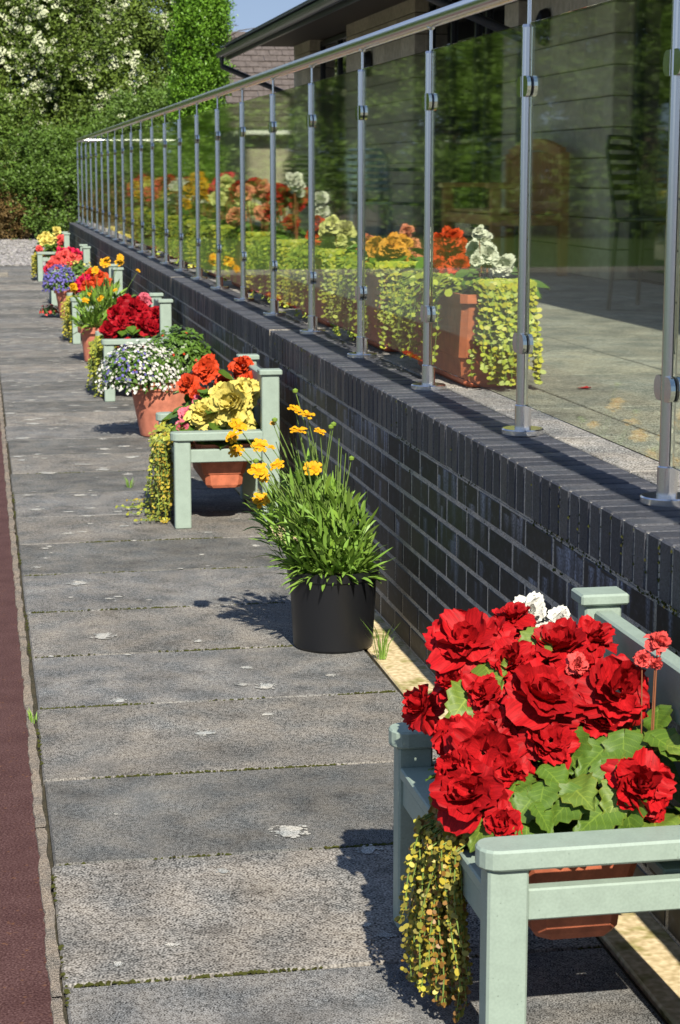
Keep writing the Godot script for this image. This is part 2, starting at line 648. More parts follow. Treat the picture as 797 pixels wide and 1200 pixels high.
func make_bloom(sd: int, layers: int, nu: int, nv: int) -> ArrayMesh:
	# a ruffled double bloom of radius 1, facing +y
	var r := RandomNumberGenerator.new()
	r.seed = sd
	var mb := MB.new()
	var lop := Vector2(r.randf_range(-0.3, 0.3), r.randf_range(-0.3, 0.3))
	for l in layers:
		var f := float(l) / maxi(1, layers - 1)
		var cnt := 4 + int(f * 2.9)
		var el := lerpf(1.08, -0.30, pow(f, 0.85))
		var L := lerpf(0.42, 1.0, pow(f, 0.75))
		for k in cnt:
			var an := TAU * (k + 0.5 * (l % 2)) / cnt + r.randf_range(-0.35, 0.35) + l * 0.37
			var e2 := el + r.randf_range(-0.42, 0.42) + (lop.x * sin(an) + lop.y * cos(an)) * f
			var t := r.randf_range(0.66, 1.05)
			mb.tint = Color(t, t, t)
			var base := Vector3(sin(an), 0, cos(an)) * (0.05 + r.randf() * 0.10) + Vector3.UP * lerpf(0.14, -0.06, f)
			mb.xf = Transform3D(Basis(Vector3.UP, an) * Basis(Vector3.RIGHT, -e2) * Basis(Vector3.BACK, r.randf_range(-0.5, 0.5)), base)
			petal(mb, L * r.randf_range(0.72, 1.12), L * r.randf_range(0.36, 0.62), lerpf(0.22, 0.0, f) + r.randf_range(-0.16, 0.16), lerpf(0.10, -0.14, f) + r.randf_range(-0.25, 0.25), 0.10, r.randf_range(0, TAU), nu, nv)
	return mb.mesh()


func make_begonia_leaf(sd: int) -> ArrayMesh:
	var r := RandomNumberGenerator.new()
	r.seed = sd
	var mb := MB.new()
	var nv := 10
	var nu := 6
	var g := []
	for i in nv + 1:
		var t := float(i) / nv
		var row := []
		var base := sin(PI * pow(t, 0.62)) * 0.44 + 0.01
		var tooth := (0.06 if i % 2 == 1 else -0.03) * (1.0 if t > 0.08 and t < 0.97 else 0.0)
		for j in nu + 1:
			var s := float(j) / nu * 2.0 - 1.0
			var w := base * (1.12 if s > 0 else 0.92) + tooth * absf(s)
			var y := 0.16 * absf(s) * base - 0.25 * t * t + 0.045 * sin(t * 13.0 + absf(s) * 3.0) * absf(s) + r.randf_range(-0.014, 0.014)
			row.append(Vector3(s * w, y, t - 0.18 * absf(s) * (1.0 - t)))
		g.append(row)
	mb.sheet(g)
	return mb.mesh()


func make_daisy(sd: int) -> ArrayMesh:
	# coreopsis head of radius 1: toothed rays and a raised disc
	var r := RandomNumberGenerator.new()
	r.seed = sd
	var mb := MB.new()
	for ring in 2:
		for k in 9:
			var an := TAU * (k + 0.5 * ring) / 9.0 + r.randf_range(-0.15, 0.15)
			var t := r.randf_range(0.8, 1.0)
			mb.tint = Color(t, t, t)
			mb.xf = Transform3D(Basis(Vector3.UP, an) * Basis(Vector3.RIGHT, -r.randf_range(-0.1, 0.45) - 0.25 * (1 - ring)), Vector3.ZERO)
			var L := r.randf_range(0.85, 1.05) * (0.75 if ring == 0 else 1.0)
			var g := []
			for i in 4:
				var q := i / 3.0
				var row := []
				for j in 4:
					var s := j / 3.0 * 2.0 - 1.0
					var zz := L * (0.18 + 0.82 * q) * (1.0 - (0.09 if i == 3 and (j == 0 or j == 3) else 0.0) + (0.05 if i == 3 and j == 1 else 0.0))
					row.append(Vector3(s * 0.27 * (0.3 + 0.7 * q), 0.06 * s * s - 0.12 * q * q, zz))
				g.append(row)
			mb.sheet(g)
	mb.xf = Transform3D.IDENTITY
	mb.tint = Color(0.85, 0.55, 0.35)
	mb.lathe([Vector2(0.30, 0.0), Vector2(0.27, 0.12), Vector2(0.15, 0.2), Vector2(0.0, 0.22)], 10)
	return mb.mesh()


func make_plant_shapes() -> void:
	for k in 5:
		bloom_meshes.append(make_bloom(100 + k, 7, 9, 6))
	for k in 3:
		small_blooms.append(make_bloom(200 + k, 5, 4, 3))
	for k in 3:
		leaf_meshes.append(make_begonia_leaf(300 + k))
	for k in 3:
		daisy_meshes.append(make_daisy(400 + k))


# begonia: blooms = [[point, radius, facing], ...], leaves round the points; near ones keep every leaf as a part
func begonia(label: String, color: String, root: Vector3, blooms: Array, n_leaves: int, spread: Vector3, leaf_size: float, near: bool, group := "", petal_scale := 1.0) -> Node3D:
	var t := thing("begonia_plant", root, label, "plant", group)
	var set_: Array = bloom_meshes if root.z > -14.0 else small_blooms
	var stems := MB.new()
	for b in blooms:
		var p: Vector3 = b[0] - root
		var dir: Vector3 = b[2]
		var mi := part("bloom", set_[rng.randi() % set_.size()], M["petal_" + color], t, facing(p, dir, rnd(0, TAU), b[1] * petal_scale))
		mi.transform.basis = mi.transform.basis * Basis.from_scale(Vector3(1, rnd(0.85, 1.15), rnd(0.9, 1.08)))
		var base := Vector3(p.x * 0.35, 0.0, p.z * 0.5)
		var mid := base.lerp(p, 0.55) + Vector3(0, 0.02, 0)
		stems.tube([base, mid, p - dir.normalized() * b[1] * 0.15], [minf(0.0055, b[1] * 0.10), minf(0.004, b[1] * 0.08), minf(0.0025, b[1] * 0.06)], 6, false)
	if blooms.size() > 0:
		part("stems", stems.mesh(), M["stem_red"], t)
	var fol := MB.new()
	for k in n_leaves:
		var an := rnd(0, TAU)
		var rr := sqrt(rnd(0.02, 1.0))
		var hh := rnd(0.0, 1.0)
		var p := Vector3(cos(an) * rr * spread.x, spread.y * (0.12 + 0.88 * hh * (1.0 - 0.55 * rr * rr)), sin(an) * rr * spread.z)
		var out := Vector3(cos(an), rnd(0.2, 1.0), sin(an)).normalized()
		var s := leaf_size * rnd(0.65, 1.15)
		var fwd := Vector3(cos(an), rnd(-0.5, 0.35), sin(an)).normalized()
		var up := (Vector3.UP * 0.9 + out * 0.7 + Vector3(rnd(-0.4, 0.4), 0, rnd(-0.4, 0.7))).normalized()
		var x := up.cross(fwd).normalized()
		var y := fwd.cross(x).normalized()
		var xf := Transform3D(Basis(x, y, fwd) * Basis.from_scale(Vector3.ONE * s), p - fwd * s * 0.4)
		if near:
			part("leaf", leaf_meshes[k % 3], M["begonia_leaf_0"] if k % 4 else M["begonia_leaf_1"], t, xf)
		else:
			var q := rnd(0.7, 1.1)
			fol.tint = Color(q, q, q * 0.9)
			fol.xf = xf
			var g := []
			for i in 4:
				var tt := i / 3.0
				var row := []
				for j in 3:
					var sx := j - 1.0
					row.append(Vector3(sx * [0.12, 0.46, 0.36, 0.02][i], 0.1 * absf(sx) - 0.22 * tt * tt, tt))
				g.append(row)
			fol.sheet(g)
	if not near and n_leaves > 0:
		part("foliage", fol.mesh(), M["leaf_green"], t)
	return t


# trailing golden plant that hangs over an edge: strands start on the line a-b at the edge and fall to y_end
func trailing(label: String, a: Vector3, b: Vector3, out: Vector3, y_end: float, strands: int, leaf: float, tints: Array, group := "", flow := 0.0) -> Node3D:
	var t := thing("trailing_plant", (a + b) * 0.5, label, "plant", group)
	var o := t.position
	var mb := MB.new()
	var sm := MB.new()
	for s in strands:
		var st := a.lerp(b, rnd(0, 1)) - o
		var reach := rnd(0.015, 0.06)
		var fall := a.y - lerpf(y_end, a.y - 0.08, pow(rnd(0, 1), 1.6))
		var pts := []
		var sway := Vector3(rnd(-0.02, 0.02), 0, rnd(-0.03, 0.03))
		var steps := maxi(6, int((fall + 0.10) / (leaf * 1.15)))
		var ph := rnd(0, TAU)
		for k in steps + 1:
			var q := (float(k) + 0.8 * sin(ph * 3.0)) / steps
			q = clampf(q + rnd(-0.25, 0.25) / steps, 0.0, 1.0)
			var l := q * (fall + 0.10)
			var p := st - out * 0.07
			if l < 0.10:
				p += out * (l * (0.7 + reach * 5.0)) + Vector3.UP * (0.035 * sin(l / 0.10 * PI))
			else:
				p += out * (0.07 + reach) + Vector3.DOWN * (l - 0.10)
			p += sway * q * 2.0 + Vector3(sin(l * 23.0 + ph), 0, cos(l * 19.0 + ph)) * 0.006
			if p.y + o.y < 0.012 and y_end < 0.05:      # lies on along the ground
				p += out * (0.012 - p.y - o.y) * (0.6 + flow)
				p.y = 0.012 - o.y + rnd(0, 0.012)
			pts.append(p)
		sm.tube(pts, 0.0016, 3, false)
		var tone: Color = tints[rng.randi() % tints.size()]
		for k in range(1, pts.size()):
			for sd in [-1.0, 1.0]:
				var an := k * 1.3 + (0.0 if sd < 0 else PI) + rnd(-0.5, 0.5)
				var dir := Vector3(cos(an), rnd(-0.35, 0.35), sin(an)).normalized()
				var nn := (out * rnd(0.2, 1.0) + Vector3.UP * rnd(0.2, 0.9) + Vector3(rnd(-0.6, 0.6), 0, rnd(-0.3, 0.9))).normalized()
				var r := leaf * rnd(0.34, 0.60)
				var sx := nn.cross(dir).normalized()
				var dd := sx.cross(nn).normalized()
				var ce: Vector3 = pts[k] + dir * r * 0.9
				var q := rnd(0.7, 1.1)
				var tn: Color = tone if rng.randf() < 0.75 else tints[rng.randi() % tints.size()]
				mb.tint = Color(tn.r * q, tn.g * q, tn.b * q)
				var ring := []
				for m in 7:
					var tq := TAU * m / 7.0
					ring.append(ce + (dd * cos(tq) * 1.12 + sx * sin(tq) * 0.82) * r)
				mb.fan(ce - nn * r * 0.18, ring, nn)
	for k in strands * 6:
		var p := a.lerp(b, rnd(-0.05, 1.05)) - o - out * rnd(-0.035, 0.075) + Vector3.UP * rnd(-0.01, 0.03)
		var nn := (out * 0.5 + Vector3.UP * rnd(0.3, 1.0) + Vector3(rnd(-0.6, 0.6), 0, rnd(-0.3, 0.9))).normalized()
		var sx := nn.cross(Vector3(rnd(-1, 1), rnd(-1, 1), rnd(-1, 1))).normalized()
		var dd := sx.cross(nn)
		var r := leaf * rnd(0.45, 0.8)
		var tn: Color = tints[rng.randi() % tints.size()]
		var q := rnd(0.6, 1.05)
		mb.tint = Color(tn.r * q, tn.g * q, tn.b * q)
		var ring := []
		for m in 7:
			ring.append(p + (dd * cos(TAU * m / 7.0) + sx * sin(TAU * m / 7.0)) * r)
		mb.fan(p - nn * r * 0.18, ring, nn)
	part("stems", sm.mesh(), M["stem"], t)
	part("foliage", mb.mesh(), M["leaf_gold"], t)
	return t


# ---------------------------------------------------------------- trees
func clump(sd: int, leaves: int, size: float, rad: float) -> ArrayMesh:
	var r := RandomNumberGenerator.new()
	r.seed = sd
	var mb := MB.new()
	for k in leaves:
		var ce := Vector3(r.randf_range(-1, 1), r.randf_range(-1, 1), r.randf_range(-1, 1)) * rad
		var nn := Vector3(r.randf_range(-1, 1), r.randf_range(-0.2, 1), r.randf_range(-0.6, 1)).normalized()
		var d := Vector3(r.randf_range(-1, 1), r.randf_range(-1, 0.3), r.randf_range(-1, 1)).normalized()
		var sx := nn.cross(d).normalized()
		var dd := sx.cross(nn)
		var s := size * r.randf_range(0.7, 1.2)
		var t := r.randf_range(0.7, 1.15)
		mb.tint = Color(t, t, t * 0.95)
		mb.fan(ce, [ce + dd * s, ce + sx * s * 0.45 + dd * s * 0.2, ce - dd * s * 0.8 + sx * s * 0.12, ce - dd * s * 0.8 - sx * s * 0.12, ce - sx * s * 0.45 + dd * s * 0.2], nn)
	return mb.mesh()


var clump_meshes := []


func in_blob(b: Array, shell: float) -> Vector3:
	var d := Vector3(rng.randfn(), rng.randfn(), rng.randfn()).normalized()
	var r := lerpf(shell, 1.0, sqrt(rng.randf()))
	return b[0] + d * r * b[1]


func tree(called: String, label: String, category: String, base: Vector3, trunk_h: float, trunk_r: float, blobs: Array, count: int, leaf_mat: String, scl: float, tint_a: Color, tint_b: Color, group := "", blossoms := 0) -> void:
	var t := thing(called, base, label, category, group)
	var tr := MB.new()
	tr.tube([Vector3.ZERO, Vector3(0.05, trunk_h * 0.4, 0), Vector3(-0.06, trunk_h * 0.75, 0.05), Vector3(0.02, trunk_h, 0)], [trunk_r * 1.3, trunk_r, trunk_r * 0.8, trunk_r * 0.45], 9)
	part("trunk", tr.mesh(), M["bark"], t)
	var lb := MB.new()
	var vol := 0.0
	for b in blobs:
		vol += b[1].x * b[1].y + b[1].z * b[1].y
		lb.tube([Vector3(0, trunk_h * 0.55, 0), Vector3(b[0].x * 0.5, lerpf(trunk_h * 0.6, b[0].y, 0.6), b[0].z * 0.5), b[0]], [trunk_r * 0.5, trunk_r * 0.3, trunk_r * 0.1], 6, false)
	part("limbs", lb.mesh(), M["bark"], t)
	var xfs := []
	var cols := []
	var bx := []
	var fn := FastNoiseLite.new()
	fn.seed = 5
	fn.frequency = 1.1
	for b in blobs:
		var k := int(count * (b[1].x * b[1].y + b[1].z * b[1].y) / vol)
		var per := 34
		for i in k / per:
			var ce := in_blob(b, 0.55)
			if ce.y < 0.1:
				ce.y = rnd(0.1, 0.6)
			var nz := fn.get_noise_3dv(ce + base)
			if nz < -0.18:
				continue
			var cr := rnd(0.14, 0.34) * (0.6 + 0.4 * scl)
			var q0 := rng.randf()
			for j in per:
				var d := Vector3(rng.randfn(), rng.randfn() * 0.7, rng.randfn()) * cr
				xfs.append(Transform3D(Basis.from_euler(Vector3(rnd(-0.5, 0.5), rnd(0, TAU), rnd(-0.5, 0.5))) * Basis.from_scale(Vector3.ONE * scl * rnd(0.6, 1.15)), ce + d))
				cols.append(tint_a.lerp(tint_b, clampf(q0 + rnd(-0.18, 0.18), 0, 1)))
		for i in int(blossoms * float(k) / count):
			var d := Vector3(rng.randfn() * 0.8, rng.randfn() * 0.7 + 0.3, absf(rng.randfn()) + 0.2).normalized()
			var p: Vector3 = b[0] + d * b[1] * rnd(0.9, 1.06)
			var nz := fn.get_noise_3dv((p + base) * 0.7 + Vector3(40, 0, 0))
			if nz < -0.05 or p.y < 1.2:
				continue
			bx.append(Transform3D(facing(p, d + Vector3.UP * 0.6 + Vector3(rnd(-0.5, 0.5), 0, rnd(-0.2, 0.5)), rnd(0, TAU), rnd(0.05, 0.12)).basis, p))
	tag(bits("crown", clump_meshes[rng.randi() % clump_meshes.size()], M[leaf_mat], t, xfs, cols), "", "", "", "stuff")
	if bx.size() > 0:
		var bl := MB.new()
		var r := RandomNumberGenerator.new()
		r.seed = 77
		for k in 26:
			var an := r.randf() * TAU
			var rr := sqrt(r.randf())
			var ce := Vector3(cos(an) * rr, 0.25 * (1.0 - rr * rr) + r.randf_range(-0.06, 0.06), sin(an) * rr)
			var ring := []
			var tl := Vector3(r.randf_range(-0.4, 0.4), 1, r.randf_range(-0.4, 0.4)).normalized()
			var sx := tl.cross(Vector3.BACK).normalized()
			var sz := sx.cross(tl)
			for m in 5:
				ring.append(ce + (sx * cos(TAU * m / 5.0) + sz * sin(TAU * m / 5.0)) * 0.17)
			bl.fan(ce, ring, tl)
		tag(bits("blossom", bl.mesh(), M["blossom_cream"], t, bx), "", "", "", "stuff")


# ---------------------------------------------------------------- furniture and pots
func bench_meshes() -> Dictionary:
	# local axes: x from the front legs (0) to the back (0.43), y up, z from the near end (0) to the far end (-0.70)
	var d := {}
	var mb := MB.new()
	mb.box(Vector3(0, 0.18, 0), Vector3(0.066, 0.36, 0.048), 0.004)
	d.leg = mb.mesh()
	mb = MB.new()
	mb.box(Vector3(0, 0.31, 0), Vector3(0.072, 0.62, 0.048), 0.004)
	d.post = mb.mesh()
	mb = MB.new()
	mb.box(Vector3(0, 0, 0), Vector3(0.094, 0.022, 0.072), 0.004)
	d.cap = mb.mesh()
	# arm with a rounded front end
	mb = MB.new()
	var ring := []
	var w := 0.036
	for k in 9:
		var t := PI / 2 + PI * k / 8.0
		ring.append(Vector3(0.03 + cos(t) * 0.03, 0, sin(t) * w))
	ring.append(Vector3(0.372, 0, -w))
	ring.append(Vector3(0.372, 0, w))
	var ce := Vector3(0.18, 0, 0)
	var n := ring.size()
	for k in n:
		var a: Vector3 = ring[k]
		var b: Vector3 = ring[(k + 1) % n]
		var ai := ce + (a - ce) * Vector3(0.985, 1, 0.90)
		var bi := ce + (b - ce) * Vector3(0.985, 1, 0.90)
		var hi := Vector3.UP * 0.017
		var lo := Vector3.UP * 0.013
		mb.quad_out(a - lo, b - lo, b + lo, a + lo, ce)
		mb.quad_out(a + lo, b + lo, bi + hi, ai + hi, ce)
		mb.quad_out(a - lo, b - lo, bi - hi, ai - hi, ce)
		mb.tri_out(ce + hi, ai + hi, bi + hi, ce)
		mb.tri_out(ce - hi, ai - hi, bi - hi, ce)
	d.arm = mb.mesh()
	mb = MB.new()
	mb.box(Vector3.ZERO, Vector3(0.29, 0.052, 0.026), 0.003)
	d.side = mb.mesh()
	mb = MB.new()
	mb.box(Vector3.ZERO, Vector3(0.07, 0.022, 0.604), 0.003)
	d.plank = mb.mesh()
	mb = MB.new()
	mb.box(Vector3.ZERO, Vector3(0.024, 0.05, 0.604), 0.003)
	d.apron = mb.mesh()
	mb = MB.new()
	mb.box(Vector3.ZERO, Vector3(0.036, 0.095, 0.604), 0.004)
	d.slat = mb.mesh()
	return d


func bench(d: Dictionary, z0: float, label: String) -> void:
	var b := thing("garden_bench", Vector3(0.74, 0, z0), label, "bench", "small painted benches along the wall")
	var pm: Material = M["sage_paint"]
	for z in [-0.024, -0.676]:
		part("leg", d.leg, pm, b, at(Vector3(0.033, 0, z)))
		var p := part("back_post", d.post, pm, b, at(Vector3(0.394, 0, z)))
		part("cap", d.cap, pm, p, at(Vector3(0, 0.631, 0)))
		part("armrest", d.arm, pm, b, at(Vector3(-0.014, 0.377, z)))
		part("side_rail", d.side, pm, b, at(Vector3(0.2115, 0.295, z)))
	part("seat_plank", d.plank, pm, b, at(Vector3(0.037, 0.312, -0.35)))
	part("seat_plank", d.plank, pm, b, at(Vector3(0.338, 0.312, -0.35)))
	part("front_rail", d.apron, pm, b, at(Vector3(0.020, 0.272, -0.35)))
	part("back_slat", d.slat, pm, b, at(Vector3(0.394, 0.562, -0.35)))
	part("back_slat", d.slat, pm, b, at(Vector3(0.394, 0.43, -0.35)))


func trough_mesh(top_w: float, bot_w: float, h: float, length: float) -> Array:
	# tapered trough, origin at the middle of its base, long axis z; returns [shell, soil]
	var mb := MB.new()
	var rings := [[bot_w * 0.88, length * 0.86, 0.0], [bot_w, length * 0.88, 0.012], [bot_w * 1.06, length * 0.89, h * 0.30], [bot_w * 1.14, length * 0.905, h * 0.32], [top_w * 0.93, length * 0.965, h - 0.03], [top_w, length, h - 0.028], [top_w, length, h], [top_w * 0.90, length * 0.96, h], [top_w * 0.86, length * 0.94, h - 0.05]]
	var loop := func(r: Array) -> Array:
		var a: float = r[0] * 0.5
		var b: float = r[1] * 0.5
		var k := 0.02
		return [Vector3(-a + k, r[2], -b), Vector3(a - k, r[2], -b), Vector3(a, r[2], -b + k), Vector3(a, r[2], b - k), Vector3(a - k, r[2], b), Vector3(-a + k, r[2], b), Vector3(-a, r[2], b - k), Vector3(-a, r[2], -b + k)]
	for i in rings.size() - 1:
		var p: Array = loop.call(rings[i])
		var q: Array = loop.call(rings[i + 1])
		var ce := Vector3(0, h * 0.5, 0)
		for k in 8:
			var cc := ce
			if i >= 6:                       # inside faces look at the middle
				cc = (p[k] + p[(k + 1) % 8]) * 0.5 * 2.0 - ce
				cc.y = h * 0.5
			mb.quad_out(p[k], p[(k + 1) % 8], q[(k + 1) % 8], q[k], cc)
	var bt: Array = loop.call(rings[0])
	mb.fan(Vector3.ZERO, bt, Vector3.DOWN)
	var so := MB.new()
	so.fan(Vector3(0, h - 0.035, 0), loop.call([top_w * 0.87, length * 0.945, h - 0.04]), Vector3.UP)
	return [mb.mesh(), so.mesh()]


func trough(called: String, meshes: Array, p: Vector3, label: String, m: String, group: String) -> Node3D:
	var t := thing(called, p, label, "planter", group)
	part("box", meshes[0], M[m], t)
	part("soil", meshes[1], M["soil"], t)
	return t


func pot(p: Vector3, label: String, m: String, prof: Array, soil_y: float, soil_r: float, wob := 0.0, seg := 40) -> Node3D:
	var t := thing("plant_pot", p, label, "plant pot")
	var mb := MB.new()
	mb.lathe(prof, seg, Vector3.ZERO, wob)
	part("shell", mb.mesh(), M[m], t)
	var so := MB.new()
	so.lathe([Vector2(soil_r, soil_y - 0.004), Vector2(soil_r * 0.6, soil_y + 0.004), Vector2(0, soil_y + 0.008)], 24)
	part("soil", so.mesh(), M["soil"], t)
	return t


# clump of narrow leaves and long-stalked yellow heads
func daisy_plant(label: String, base: Vector3, leaves: int, height: float, spread: float, lean: Vector3, heads: Array, head_r: float, leaf_len: float, leaf_w: float, petal_m := "petal_gold") -> void:
	var t := thing("coreopsis_plant", base, label, "plant", "")
	var mb := MB.new()
	for k in leaves:
		var an := rnd(0, TAU)
		var f := pow(rnd(0, 1), 0.7)
		var hh := rnd(0.0, 1.0)
		var root := Vector3(cos(an) * f * spread * 0.35, 0, sin(an) * f * spread * 0.35)
		var tip := Vector3(cos(an) * f * spread, height * hh * (1.1 - 0.5 * f), sin(an) * f * spread) + lean * hh
		var p0 := root.lerp(tip, 0.35 + 0.45 * hh)
		var dir := ((tip - root).normalized() + Vector3(rnd(-0.7, 0.7), rnd(-0.25, 0.7), rnd(-0.7, 0.7))).normalized()
		var L := leaf_len * rnd(0.6, 1.2)
		var droop := rnd(0.0, 0.5)
		var side := dir.cross(Vector3(rnd(-0.5, 0.5), 1, rnd(-0.5, 0.5))).normalized()
		var q := rnd(0.65, 1.15)
		mb.tint = Color(q, q * rnd(0.9, 1.05), q * rnd(0.7, 1.1))
		var g := []
		for i in 5:
			var s := i / 4.0
			var c := p0 + dir * L * s + Vector3.DOWN * droop * L * s * s
			var wd: float = leaf_w * [0.35, 0.85, 1.0, 0.7, 0.05][i]
			g.append([c - side * wd, c + Vector3.UP * -wd * 0.35, c + side * wd])
		mb.sheet(g)
	part("foliage", mb.mesh(), M["leaf_grass"], t)
	var sm := MB.new()
	for h in heads:
		var p: Vector3 = h[0] - base
		var root := Vector3(p.x * 0.25, height * 0.15, p.z * 0.25)
		var mid := root.lerp(p, 0.55) + Vector3(rnd(-0.02, 0.02), 0.04, rnd(-0.02, 0.02))
		sm.tube([root, root.lerp(mid, 0.5) + Vector3(0, 0.02, 0), mid, p], [0.0022, 0.0019, 0.0016, 0.0014], 5, false)
		if h[1] > 0.0:
			part("flower", daisy_meshes[rng.randi() % 3], M[petal_m], t, facing(p, h[2], rnd(0, TAU), h[1] * head_r))
		else:
			sm.tint = Color(1.3, 1.1, 0.6)
			sm.lathe([Vector2(0.0, -0.008), Vector2(0.008, -0.004), Vector2(0.009, 0.003), Vector2(0.0, 0.008)], 8, p)
			sm.tint = Color.WHITE
	for k in int(leaves * 0.03):
		var an := rnd(0, TAU)
		var tip := Vector3(cos(an) * spread * rnd(0.1, 0.8), height * rnd(0.6, 1.1), sin(an) * spread * rnd(0.1, 0.8)) + lean
		sm.tube([Vector3(tip.x * 0.3, 0, tip.z * 0.3), tip * Vector3(0.7, 0.6, 0.7), tip], [0.0018, 0.0015, 0.0012], 4, false)
	part("stems", sm.mesh(), M["stem"], t)


# low mound of tiny flowers
func mound_plant(label: String, base: Vector3, rad: Vector3, leaves: int, flowers: int, petal_m: String, fl: float, skew := Vector3.ZERO) -> void:
	var t := thing("bedding_plant", base, label, "plant", "")
	var mb := MB.new()
	var fb := MB.new()
	for k in leaves + flowers:
		var an := rnd(0, TAU)
		var el := asin(rnd(-0.25, 1.0))
		var d := Vector3(cos(an) * cos(el), sin(el), sin(an) * cos(el))
		var isf := k >= leaves
		var p := d * rad * (rnd(0.55, 1.0) if not isf else rnd(0.92, 1.07)) + skew * rnd(0, 1)
		var nn := (d + Vector3(rnd(-0.6, 0.6), rnd(0, 0.7), rnd(-0.4, 0.8))).normalized()
		var sx := nn.cross(Vector3(rnd(-1, 1), rnd(-1, 1), rnd(-1, 1))).normalized()
		var sz := sx.cross(nn)
		var q := rnd(0.65, 1.15)
		if isf:
			fb.tint = Color(q * 0.9, q * 0.9, q * 0.9)
			var ring := []
			for m in 8:
				ring.append(p + (sx * cos(TAU * m / 8.0) + sz * sin(TAU * m / 8.0)) * fl * (1.0 if m % 2 == 0 else 0.62))
			fb.fan(p + nn * fl * 0.2, ring, nn)
		else:
			mb.tint = Color(q, q, q)
			var s := rnd(0.014, 0.028)
			mb.fan(p, [p + sz * s, p + sx * s * 0.4, p - sz * s, p - sx * s * 0.4], nn)
	part("foliage", mb.mesh(), M["leaf_green"], t)
	part("blossom", fb.mesh(), M[petal_m], t)


# ---------------------------------------------------------------- scene
func _ready() -> void:
	rng.seed = 4242
	cam_f = Vector3(sin(yaw) * cos(pitch), -sin(pitch), -cos(yaw) * cos(pitch))
	cam_r = Vector3(cos(yaw), 0, sin(yaw))
	cam_u = cam_r.cross(cam_f)
	var cam := Camera3D.new()
	cam.name = "camera"
	cam.fov = 29.863
	cam.near = 0.05
	cam.far = 400.0
	cam.transform = Transform3D(Basis(cam_r, cam_u, -cam_f), EYE)
	var lensa := CameraAttributesPhysical.new()
	lensa.frustum_focal_length = 45.0
	lensa.frustum_focus_distance = 4.4
	lensa.exposure_aperture = 11.0
	cam.attributes = lensa
	add_child(cam)
	cam.current = true

	var env := Environment.new()
	env.background_mode = Environment.BG_SKY
	var sky := Sky.new()
	var sm := ProceduralSkyMaterial.new()
	sm.sky_top_color = Color(0.36, 0.47, 0.66)
	sm.sky_horizon_color = Color(0.70, 0.79, 0.89)
	sm.sky_curve = 0.12
	sm.ground_bottom_color = Color(0.20, 0.20, 0.17)
	sm.ground_horizon_color = Color(0.35, 0.36, 0.32)
	sm.sun_angle_max = 4.0
	sm.energy_multiplier = 0.72
	var cl := noise(1024, 512, 7, 0.012, 5)
	var cdat := PackedByteArray()
	cdat.resize(1024 * 512 * 4)
	for i in 1024 * 512:
		var q := clampf((cl[i] - 118) / 70.0, 0.0, 1.0)
		q = q * q * (3.0 - 2.0 * q)
		cdat[i * 4] = 225
		cdat[i * 4 + 1] = 228
		cdat[i * 4 + 2] = 232
		cdat[i * 4 + 3] = int(q * 120)
	sm.sky_cover = ImageTexture.create_from_image(Image.create_from_data(1024, 512, false, Image.FORMAT_RGBA8, cdat))
	sky.sky_material = sm
	env.sky = sky
	env.tonemap_mode = Environment.TONE_MAPPER_LINEAR
	env.tonemap_exposure = 1.55
	env.sdfgi_enabled = true
	env.ssao_enabled = true
	env.ssil_enabled = true
	var we := WorldEnvironment.new()
	we.name = "world_environment"
	we.environment = env
	add_child(we)

	var sun := DirectionalLight3D.new()
	sun.name = "sun"
	sun.light_energy = 1.6
	sun.light_color = Color(1.0, 0.967, 0.91)
	sun.light_angular_distance = 0.5
	sun.shadow_enabled = true
	add_child(sun)
	sun.look_at_from_position(Vector3.ZERO, Vector3(-0.035, -1.0, -1.13))

	make_materials()
	make_plant_shapes()
	for k in 4:
		clump_meshes.append(clump(500 + k, 9, 0.055, 0.13))
	print("materials ", Time.get_ticks_msec())
	build_ground()
	build_wall()
	build_balustrade()
	build_terrace()
	build_building()
	print("structure ", Time.get_ticks_msec())
	build_trees()
	print("trees ", Time.get_ticks_msec())
	build_benches()
	build_pots()
	build_terrace_planters()
	build_furniture()
	build_small()
	print("done ", Time.get_ticks_msec())


